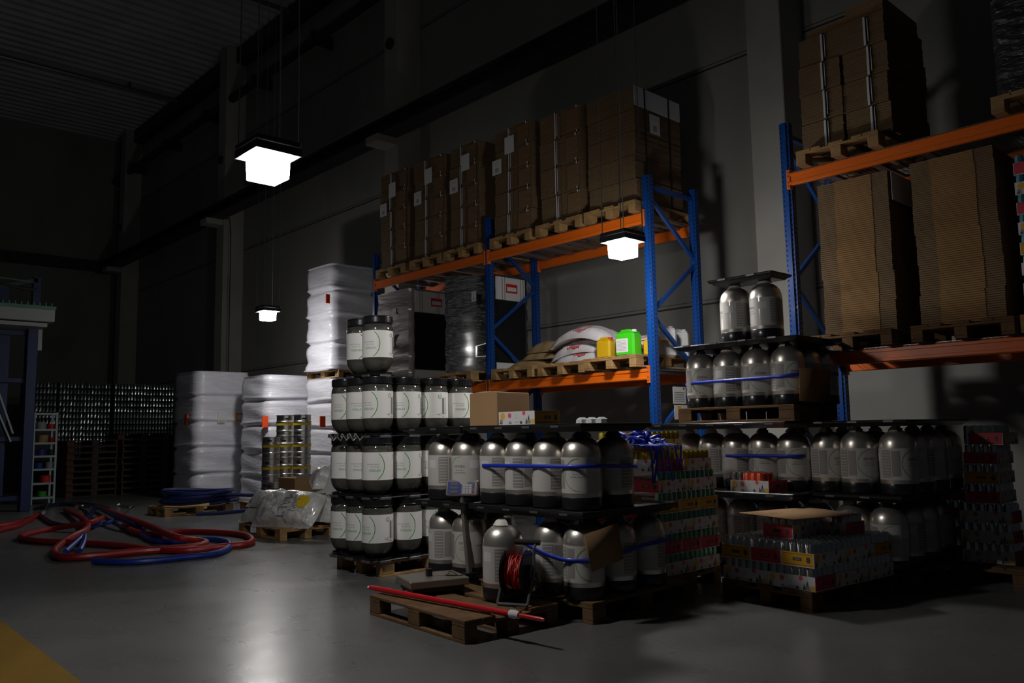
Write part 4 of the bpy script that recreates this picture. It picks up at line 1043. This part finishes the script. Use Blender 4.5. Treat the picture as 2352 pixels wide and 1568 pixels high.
MB().add([(cx_ + .2, cy_ - .02, .70), (cx_ + .2, cy_ + .5, .70), (cx_ + .34, cy_ + .52, .76), (cx_ + .34, cy_ + .0, .76)], [(0, 1, 2, 3)]).build('white_flap', X['foam'], r)
MB().box(cx_ + .2, cx_ + .203, cy_ + .28, cy_ + .46, .60, .66).build('red_mark', X['red'], r)

# malt bags on the floor pallet
GB = 'clear malt bags on the floor pallet'
def bag(loc, rz, dims, seed, lab, tilt=(0, 0), txt=True, m_='bag'):
    b, hg = sack(*dims, None, seed, nu=30, nv=20); r = empty('malt_bag', loc, rz, lab, 'bag', GB); r.rotation_euler = (tilt[0], tilt[1], rz); lx, ly, hz = dims
    b.build('bag_body', X[m_], r, sharp=False)
    if txt:
        def P(x, y, e=.005): return (x, y, hg(2 * x / lx, 2 * y / ly) + hz * .12 + e)
        for wd_, xo_, sz in (('MALT', .06, .20), ('SON', .21, .12), ('DINGEMANS' if False else 'MALT', -.36, .05)):
            vs, fs = text_geo(wd_, sz); t_ = MB(); t_.add([P(xo_ + y, -x * .9 - .03) for x, y, _ in vs], fs); t_.build('dark_lettering', X['print'], r)
        q = MB(); q.add([P(.31 + .085 * math.cos(k * PI / 10), .03 + .10 * math.sin(k * PI / 10), .008) for k in range(20)], [tuple(range(20))]); q.build('yellow_oval', X['yellow_band'], r)
    return r
bag((-10.80, 5.36, .146), .35, (.62, .55, .22), 11, 'rolled clear malt bag at the left end of the floor pallet, lower one', txt=False)
bag((-10.72, 5.40, .34), .25, (.60, .50, .22), 12, 'rolled clear malt bag at the left end of the floor pallet, upper one', txt=False)
bag((-10.17, 5.36, .32), .42, (1.0, .56, .20), 13, 'large lettered clear malt bag with yellow oval leaning on the pallet', tilt=(.85, 0))
bag((-10.15, 5.75, .146), .3, (.85, .42, .35), 14, 'clear malt bag lying under the large lettered one', txt=False)
bag((-9.98, 6.05, .50), .4, (.75, .42, .34), 15, 'plain silver grey bag lying behind and above the lettered bag', txt=False, m_='foam')
bag((-10.2, 5.9, .62), 1.2, (.40, .34, .25), 16, 'small crumpled clear bag heaped behind the lettered bag', tilt=(.3, 0), txt=False)

# ------------------------------------------------------------------ hoses
def spline(pts, n=10, closed=False):
    out = []; N_ = len(pts); P = [Vector(p) for p in pts]
    rng = range(N_ if closed else N_ - 1)
    for i in rng:
        p0 = P[(i - 1) % N_] if (closed or i > 0) else P[i]; p1 = P[i]; p2 = P[(i + 1) % N_]; p3 = P[(i + 2) % N_] if (closed or i < N_ - 2) else p2
        for k in range(n):
            t = k / n; out.append(.5 * ((2 * p1) + (-p0 + p2) * t + (2 * p0 - 5 * p1 + 4 * p2 - p3) * t * t + (-p0 + 3 * p1 - 3 * p2 + p3) * t ** 3))
    if not closed: out.append(P[-1])
    return out
def hose(pix, r_, m_, lab, zz=None, grp='hoses lying on the floor'):
    pts = []
    for k, p in enumerate(pix):
        z = r_ + (p[2] if len(p) > 2 else 0) + .001; v = on_z(p[0], p[1], z); pts.append(v)
    return tag(MB().tube(spline(pts, 8), r_, 10).build('hose', m_), lab, 'hose', grp)
RH = .043
hose([(150, 1170), (190, 1190, .05), (200, 1213, .05), (158, 1236), (126, 1262), (130, 1276), (160, 1280), (230, 1275), (320, 1266), (400, 1260), (455, 1254), (473, 1246), (452, 1241, .02), (400, 1232, .09), (340, 1206, .10), (280, 1185, .07), (220, 1163, .03)], RH, X['hose_r'], 'thick red hose making the front loop nearest the viewer')
hose([(-40, 1212), (20, 1204), (60, 1196), (85, 1182)], RH, X['hose_r'], 'red hose leaving the picture at the left edge, upper one')
hose([(-50, 1232), (0, 1216), (40, 1206), (70, 1190)], RH, X['hose_r'], 'red hose leaving the picture at the left edge, lower one')
hose([(235, 1188, .09), (205, 1200, .09), (120, 1214), (60, 1226), (50, 1236), (100, 1243), (180, 1246), (280, 1253), (350, 1262), (430, 1264), (500, 1256), (560, 1250), (580, 1241), (560, 1228), (500, 1222), (430, 1220), (380, 1222)], RH * .9, X['hose_r'], 'long red hose in a wide flat loop reaching right to the malt pallet')
hose([(285, 1206), (305, 1219), (330, 1226), (380, 1231)], RH, X['hose_r'], 'short dark red hose end inside the loops')
hose([(215, 1288), (270, 1291), (330, 1289), (420, 1280), (490, 1272), (525, 1258), (522, 1244), (480, 1238), (400, 1243, .0), (350, 1240), (320, 1222), (318, 1208), (345, 1208), (380, 1222)], .034, X['hose_b'], 'blue hose looping beneath the front of the red hose')
hose([(150, 1266, .02), (180, 1240, .08), (193, 1228, .12), (192, 1245, .06), (183, 1264)], .030, X['hose_b'], 'blue hose bent into a narrow peak inside the red loop')
hose([(200, 1212), (240, 1202), (290, 1190), (330, 1200), (370, 1214), (420, 1240)], .028, X['hose_b'], 'blue hose crossing behind the front red loop')
hose([(90, 1180), (120, 1200), (160, 1206), (200, 1190, .06), (214, 1166, .08), (180, 1160), (130, 1158), (100, 1166)], .034, X['hose_db'], 'dark blue hose coil at the back left of the pile')
hose([(225, 1165, .12), (260, 1184, .12), (300, 1202, .08), (330, 1218)], .034, X['hose_db'], 'dark blue hose running along the red hose across the pile')
hose([(80, 1168), (110, 1160), (160, 1156), (210, 1158), (250, 1168)], .030, X['black'], 'black hose at the back of the pile below the green shelf')
for k, (a, b_) in enumerate((((100, 1176, .08), (113, 1158, .08)), ((272, 1160, .03), (300, 1164, .03)), ((285, 1182, .03), (308, 1166, .03)), ((176, 1164, .08), (190, 1161, .08)))):
    pa, pb = on_z(a[0], a[1], a[2]), on_z(b_[0], b_[1], b_[2]); d_ = pb - pa
    q = MB(); mt = Matrix.Translation(pa) @ d_.to_track_quat('Z', 'Y').to_matrix().to_4x4(); L = d_.length
    q.lathe([(0, 0), (.035, 0), (.035, .03), (.02, .035), (.02, L * .8), (.032, L * .82), (.032, L), (0, L)], 12, mtx=mt)
    tag(q.build('hose_coupling', X['chrome']), ['shiny steel hose coupling standing up at the left of the hose pile', 'steel coupling beside the tangle near the black pallets', 'slim steel coupling lying right of the red hoses', 'small steel coupling on the dark blue coil'][k], 'coupling', 'steel hose couplings')
# coiled hose on its pallet
pc = Vector((-14.6, 5.95, .18)); pts = []
for k in range(110):
    a = k * .28; rr = .52 + .05 * math.sin(k * .5); pts.append(pc + Vector((rr * math.cos(a) * .85, rr * math.sin(a) * 1.15, .002 * k + .02 * math.sin(a * 2))))
pts += [pc + Vector((.55, .75, .1)), pc + Vector((.62, .82, -.05)), pc + Vector((.70, .6, -.14)), pc + Vector((.72, .1, -.145)), pc + Vector((.62, -.3, -.14))]
tag(MB().tube(pts, .032, 8).build('hose', X['hose_db']), 'dark blue hose coiled on the small pallet before the leftmost wrapped stack', 'hose', 'hoses lying on the floor')

# ------------------------------------------------------------------ platform scale
zp = .146
A, B, D_, C_ = on_z(893, 1322, zp + .11), on_z(948, 1352, zp + .11), on_z(1019, 1300, zp + .11), on_z(1105, 1318, zp + .11)
cen = (A + B + D_ + C_) / 4; yaw = math.atan2((B - A).y, (B - A).x)
r = empty('platform_scale', (cen.x, cen.y, zp), yaw, 'platform scale with tilted keypad display on a tall column', 'scale', None)
l1, l2 = .37, .46
MB().box(-l1 / 2, l1 / 2, -l2 / 2, l2 / 2, .055, .11, 0, .006).build('platform', X['scale_s'], r)
fb_ = MB().box(-l1 / 2 + .03, l1 / 2 - .03, -l2 / 2 + .03, l2 / 2 - .03, .02, .054)
fb_.build('under_frame', X['black'], r)
for sx in (-1, 1):
    for sy in (-1, 1): MB().lathe([(0, 0), (.022, 0), (.022, .02), (0, .02)], 10, 0, (sx * (l1 / 2 - .05), sy * (l2 / 2 - .06))).build('foot', X['black'], r)
MB().box(-.025, .025, -.045, -.005, .11, .165, 0, .003).build('cable_block', X['black'], r)
cb = MB().tube(spline([(.0, .03, .116), (.05, .1, .116), (-.02, .15, .13), (.08, .17, .116), (.1, .08, .12), (.13, .2, .116)], 6), .003, 5); cb.build('cable', X['black'], r)
base = on_z(1078, 1326, zp + .02); inv = Matrix.Rotation(-yaw, 4, 'Z')
top = on_y(1062, 1138, base.y); 
pb_ = inv @ (Vector((base.x, base.y, 0)) - Vector((cen.x, cen.y, 0))); pt_ = inv @ (Vector((top.x, top.y, 0)) - Vector((cen.x, cen.y, 0))); zt_ = top.z - zp
MB().bar((pb_.x, pb_.y, .06), (pt_.x, pt_.y, zt_), .035, .035).build('column', X['scale_s'], r)
MB().box(pb_.x - .05, pb_.x + .05, pb_.y - .05, pb_.y + .05, .03, .06).build('column_bracket', X['black'], r)
dm = Matrix.Translation((pt_.x, pt_.y, zt_ + .06)) @ Matrix.Rotation(-yaw + .62, 4, 'Z') @ Matrix.Rotation(-.28, 4, 'X') @ Matrix.Rotation(0, 4, 'Y')
h = MB().box(-.135, .135, -.02, .035, -.065, .065, 0, .01, mtx=dm); h.build('display_housing', X['scale_s'], r)
h = MB().box(-.12, .0, -.022, -.019, -.052, .052, 0, mtx=dm); h.box(.0, .12, -.022, -.019, -.052, .052, 1, mtx=dm)
for k in range(3): h.box(-.095, -.03, -.0245, -.0215, -.042 + k * .032, -.022 + k * .032, 2, mtx=dm)
for a in range(4):
    for c in range(4): h.box(.012 + a * .026, .030 + a * .026, -.0245, -.0215, -.045 + c * .019, -.031 + c * .019, 4 if (a == 3 and c == 1) else (3 if a < 3 else 5), mtx=dm)
for a in range(6): h.box(.012 + a * .017, .022 + a * .017, -.0245, -.0215, .033, .045, 5, mtx=dm)
h.build('keypad_display', [X['panel_b'], X['t_grey'], X['lcd'], X['keys'], X['red'], X['panel_b']], r)

# ------------------------------------------------------------------ cable reel
cr = on_z(1187, 1385, zp); rc = on_y(1192, 1326, cr.y + .05)
r = empty('cable_reel', (rc.x, rc.y, zp), .45, 'black cable reel with red cable on a tubular stand, on the front pallet', 'cable reel')
hz = .20; mt = Matrix.Translation((0, 0, hz)) @ Matrix.Rotation(PI / 2, 4, 'Y')
def disc(x_, nm):
    q = MB().lathe([(0, -.006), (.155, -.006), (.16, 0), (.155, .006), (0, .006)], 36, mtx=Matrix.Translation((x_, 0, hz)) @ Matrix.Rotation(PI / 2, 4, 'Y')); q.build(nm, X['cap'], r)
disc(-.085, 'reel_flange'); disc(.065, 'reel_flange')
pts = []
for k in range(240):
    a = k * .26; t = (k * .26 / (2 * PI)) ; xx = -.07 + .12 * abs(((t * .22) % 2) - 1); rr = .095 + .012 * math.sin(k * .9) + .00008 * k; pts.append((xx, rr * math.cos(a), hz + rr * math.sin(a)))
MB().tube(pts, .006, 6).build('red_cable', X['cable_r'], r)
MB().lathe([(.088, -.08), (.088, .06)], 24, mtx=mt).build('drum', X['cable_r'], r)
q = MB().lathe([(0, .0), (.055, .0), (.055, .035), (0, .035)], 20, mtx=Matrix.Translation((.065, 0, hz)) @ Matrix.Rotation(PI / 2, 4, 'Y')); q.box(.101, .104, .02, .04, hz + .01, hz + .035, 1)
q.build('socket_plate', [X['black'], X['foam']], r)
for x_ in (-.10, .12):
    MB().tube([(x_, -.16, .012), (x_, -.02, hz + .02), (x_, -.01, hz + .17), (x_, .03, hz + .20)], .011, 8).build('stand_tube', X['grey_steel'], r)
    MB().tube([(x_, .14, .012), (x_, .02, hz + .0)], .011, 8).build('stand_tube', X['grey_steel'], r)
for y_ in (-.16, .14): MB().tube([(-.10, y_, .012), (.12, y_, .012)], .011, 8).build('foot_bar', X['grey_steel'], r)
MB().tube([(-.13, .03, hz + .205), (.15, .03, hz + .205)], .019, 10).build('grip', X['black'], r)

# red pole across the front pallet
a, b_ = on_z(846, 1348, zp + .03), on_z(1190, 1412, zp + .03); d_ = b_ - a; e_ = a + d_ * 1.16
r = empty('telescopic_pole', a, 0, 'long bright red pole with white ends lying across the front pallet', 'pole')
mt = d_.to_track_quat('Z', 'Y').to_matrix().to_4x4(); L = d_.length
MB().lathe([(0, .03), (.019, .03), (.019, L - .06), (0, L - .06)], 14, mtx=mt).build('red_tube', X['rod_r'], r)
MB().lathe([(0, 0), (.010, .0), (.012, .03), (.014, .05), (.0, .05)], 12, mtx=mt).build('end_cap', X['foam'], r)
MB().lathe([(0, L - .065), (.026, L - .065), (.028, L - .03), (.022, L - .01), (.022, L + .01), (0, L + .01)], 16, mtx=mt).build('locking_collar', X['foam'], r)
MB().lathe([(0, L + .01), (.014, L + .01), (.014, L + .19), (.008, L + .22), (0, L + .22)], 12, mtx=mt).build('inner_tube', X['rod_r'], r)

# heap of blue straps on the tall tray stack
b = MB(); rnd = random.Random(4); zc = .145 + 5 * PITCH + .17
cen = Vector((-4.45, 5.52, zc))
for k in range(170):
    an = rnd.uniform(0, 2 * PI); rad = .30 * math.sqrt(rnd.random()); c = cen + Vector((rad * .7 * math.cos(an), rad * 1.1 * math.sin(an), 0))
    lim = .17 * max(0, 1 - (rad / .32) ** 2) + .015; zz = rnd.uniform(.2, 1) * lim
    a = rnd.uniform(0, PI); ln = rnd.uniform(.03, .075); u = Vector((math.cos(a), math.sin(a), rnd.uniform(-.3, .3))); v = Vector((-u.y, u.x, 0)).normalized(); n_ = 8; vs = []
    tw = rnd.uniform(-1.5, 1.5); hh = rnd.uniform(.0, .03); c = c + Vector((0, 0, zz))
    for q in range(n_ + 1):
        t = q / n_ * 2 - 1; p = c + u * (ln * t) + Vector((0, 0, hh * (1 - t * t))); wv = (v * math.cos(tw * t + tw) + Vector((0, 0, 1)) * math.sin(tw * t + tw)) * .014
        vs += [p - wv, p + wv]
    b.add(vs, [(2 * q, 2 * q + 2, 2 * q + 3, 2 * q + 1) for q in range(n_)], 0, True)
for k in range(8):                     # ends hanging down the front
    y0_ = 5.30 + .05 * k; vs = []; L_ = rnd.uniform(.10, .30)
    for q in range(10):
        t = q / 9; ov = min(1, t * 3); p = Vector((-4.34 + .205 * ov + .004 * k, y0_ + .05 * math.sin(2 * t + k), zc + .07 - .02 * ov - max(0, t - .33) * L_ * 1.5)); vs += [p - Vector((0, .013, 0)), p + Vector((0, .013, 0))]
    b.add(vs, [(2 * q, 2 * q + 2, 2 * q + 3, 2 * q + 1) for q in range(9)], 0, True)
o = b.build('strap_heap', X['strap']); md = o.modifiers.new('t', 'SOLIDIFY'); md.thickness = .0015
tag(o, 'tangled heap of blue straps thrown over the tall stack of can trays', 'straps')
o['kind'] = 'stuff'

# ------------------------------------------------------------------ far left: can wall, dark pallets, shelf, machine
XC = -23.6; y_at = lambda px: on_x(px, 950, XC).y; top_z = on_x(250, 880, XC).z; cp = .0805; rp_ = .158
FC = MB(); nind = 0; canfar = None
blocks = [(64, 131, 7), (135, 255, 12), (262, 400, 9)]
for bi, (pa_, pb_, nr) in enumerate(blocks):
    ya, yb = y_at(pa_), y_at(pb_); n_ = int((yb - ya) / cp); nm = ['left', 'middle', 'right'][bi]
    for k in range(nr):
        zt_ = top_z - k * rp_
        for i in range(n_):
            y = ya + (i + .5) * (yb - ya) / n_; z = zt_ - .150
            if nind < 300 and k < 10:
                if canfar is None:
                    q = MB(); q.lathe([(.024, 0), (.036, .012), (.036, .138), (.028, .149), (0, .149)], 10); canfar = q.build('empty_can', X['can_far']); o = canfar
                else: o = canfar.copy(); C.objects.link(o)
                o.location = (XC - .045 + random.uniform(-.003, .003), y, z); o.rotation_euler = (random.uniform(-.04, .04), random.uniform(-.12, .10), 0)
                tag(o, 'shiny empty can in the tall wall of cans at the far left', 'can', 'empty cans in the far wall of cans'); nind += 1
            else: FC.lathe([(.024, z), (.036, z + .012), (.036, z + .138), (.028, z + .149), (0, z + .149)], 8, 0, (XC - .045, y))
        pd = MB().box(XC - .9, XC, ya - .02, yb + .02, zt_ - .1575, zt_ - .1505)
        tag(pd.build('layer_pad', X['pad']), 'dark layer pad %d from the top in the %s block of the can wall' % (k + 1, nm), 'layer pad', 'dark pads in the far wall of cans')
    zb2 = top_z - nr * rp_
    c_ = MB().box(XC - .9, XC - .09, ya, yb, zb2, top_z - .01)
    tag(c_.build('can_block', X['pad']), 'dark inner mass of the %s block of the can wall' % nm, 'can block', 'blocks of the far wall of cans')
    sp_ = simple_pallet(X['wood_b'], X['wood_b']) if False else None
    s_ = MB().box(XC - .9, XC - .02, ya, yb, 0, zb2 - .002); tag(s_.build('crate_base', X['pad']), 'dark crates carrying the %s block of the can wall' % nm, 'crate', 'dark crates under the far cans')
FC.build('cans', X['can_far']); tag(bpy.data.objects['cans'], 'remaining rows of shiny empty cans in the far wall of cans', 'cans', None, 'stuff')
XP = -20.9
sp0 = None
for s_, (pa_, n_, nm) in enumerate(((152, 9, 'left'), (268, 10, 'right'))):
    ya = on_x(pa_, 1100, XP).y
    for k in range(n_):
        if sp0 is None: sp0 = simple_pallet(X['wood_b'], X['wood_red_lit']); o = sp0
        else: o = sp0.copy(); C.objects.link(o)
        o.location = (XP - .4, ya + .6 + .01 * math.sin(k * 2.1), k * .1445); o.rotation_euler = (0, 0, PI / 2)
        tag(o, 'dark pallet %s in the %s stack of empty pallets' % (['lowest', 'second from the floor', 'third from the floor', 'fourth from the floor', 'fifth from the floor', 'sixth from the floor', 'seventh from the floor', 'eighth from the floor', 'ninth from the floor', 'tenth from the floor'][k], nm), 'pallet', 'stacks of empty dark pallets')
# pale green shelf with tubs
XS = -19.3; ya, yb = on_x(71, 1100, XS).y, on_x(128, 1100, XS).y
r = empty('shelf_unit', (XS, ya, 0), 0, 'narrow pale green metal shelf full of tubs at the far left', 'shelf'); W = yb - ya; ht = on_x(100, 947, XS).z
for (x_, y_) in ((-.02, .02), (-.02, W - .02), (-.38, .02), (-.38, W - .02)): MB().box(x_ - .02, x_ + .02, y_ - .02, y_ + .02, 0, ht).build('post', X['shelf_g'], r)
zs = [ .13, .42, .71, .98, 1.25, 1.53, ht - .03]
for z in zs: MB().box(-.40, 0, .04, W - .04, z - .02, z + .02).build('shelf_board', X['shelf_g'], r)
tubs = [('green_tub', X['green'], .25, .11, 0), ('red_tub', X['red'], .3, .14, 1), ('blue_tub', X['panel_b'], .16, .12, 2), ('grey_tub', X['t_grey'], .38, .13, 2), ('blue_tub', X['panel_b'], .2, .12, 3), ('dark_tub', X['dark_steel'], .4, .12, 3), ('khaki_tub', X['wood'], .22, .15, 4), ('dark_red_tub', X['rod_r'], .42, .10, 4), ('grey_tub', X['t_grey'], .18, .14, 5), ('red_tub', X['red'], .38, .10, 5)]
for k, (nm, m_, y_, hh, lv_) in enumerate(tubs):
    rr = .085 if hh < .13 else .10
    q = MB().lathe([(0, 0), (rr * .9, 0), (rr, hh * .9), (rr * 1.05, hh * .92), (rr * 1.05, hh), (0, hh)], 16)
    o = q.build('tub', m_, None, (XS - .15, ya + y_ + .0, zs[lv_] + .021)); tag(o, '%s on the %s shelf of the pale green unit' % (nm.replace('_', ' '), ['lowest', 'second', 'third', 'fourth', 'fifth', 'sixth'][lv_]) + (', right side' if y_ > .3 else ', left side'), 'tub', 'tubs on the pale green shelf')
# blue machine with conveyor
XM, YM = -17.8, on_x(62, 1000, -17.8).y
r = empty('depalletizer', (XM, YM, 0), 0, 'tall dark blue machine frame with a pale conveyor at the left edge', 'machine')
zt_ = on_x(70, 636, XM).z
MB().box(-.11, .11, -.09, .09, 0, zt_ * .80, 0, .01).build('main_post', X['mach_b'], r)
MB().box(-.08, .06, -.02, .11, zt_ * .66, zt_).build('upper_post', X['mach_b'], r)
MB().box(-.10, .08, -1.6, -1.4, 0, zt_ * .8).build('rear_post', X['mach_b'], r)
for z in (.25, 1.35, 2.45, 3.35): MB().box(-.03, .03, -1.5, -.09, z - .04, z + .04).build('cross_bar', X['mach_b'], r)
MB().box(-.06, -.04, -1.5, -.35, .3, 3.3).build('side_panel', X['mach_b'], r)
MB().bar((.06, -.25, 1.45), (.06, -.9, 3.35), .05, .03).build('diagonal_brace', X['mach_w'], r)
MB().bar((.06, -.28, 1.30), (.06, -.75, 2.45), .05, .03).build('diagonal_brace', X['mach_w'], r)
zc_ = on_x(30, 728, XM).z
MB().box(.1, .7, -2.2, .22, zc_ - .13, zc_ + .10, 0, .01).build('conveyor_guard', X['mach_w'], r)
g = MB().box(.1, .71, -2.2, .235, zc_ + .10, zc_ + .16)
for k in range(24): g.box(.66, .70, -2.15 + k * .1, -2.13 + k * .1, zc_ + .16, zc_ + .22)
g.build('green_edge_rail', X['mach_g'], r)
MB().box(.05, .6, -2.2, .12, zc_ - .22, zc_ - .15).build('lower_tray', X['mach_w'], r)
MB().box(-.02, .10, .02, .16, zc_ - .62, zc_ - .22).build('sensor_bracket', X['mach_w'], r)
m2 = MB(); m2.bar((0, -1.2, zc_ + .35), (0, .05, zc_ + .75), .12, .08); m2.tube([(.05, -1.9, zt_ - .12), (.05, .05, zt_ - .25)], .03, 8); m2.build('lifting_arm', X['dark_steel'], r)
MB().tube([(.1, -2.0, zt_ - .02), (.05, 0, zt_ - .1)], .012, 6).build('green_rod', X['mach_g'], r)
MB().box(-.05, .2, -.75, -.45, zc_ + .22, zc_ + .52).build('motor_box', X['mach_b'], r)

# the remaining cans, too small or hidden to stand alone
if STUFF.v: tag(STUFF.build('cans', [X['can'], X['can_g'], X['can_y'], X['can_r'], X['can_b']]), 'rest of the drink cans standing in the printed trays', 'cans', None, 'stuff')
tag(cc.build('wall_cable', X['dark_steel']), 'thin dark cable running down the second concrete pier', 'cable')
for o in list(bpy.data.objects):
    if o.parent is None and 'label' not in o and o.get('kind') != 'structure' and o.type != 'CAMERA': print('UNTAGGED', o.name)
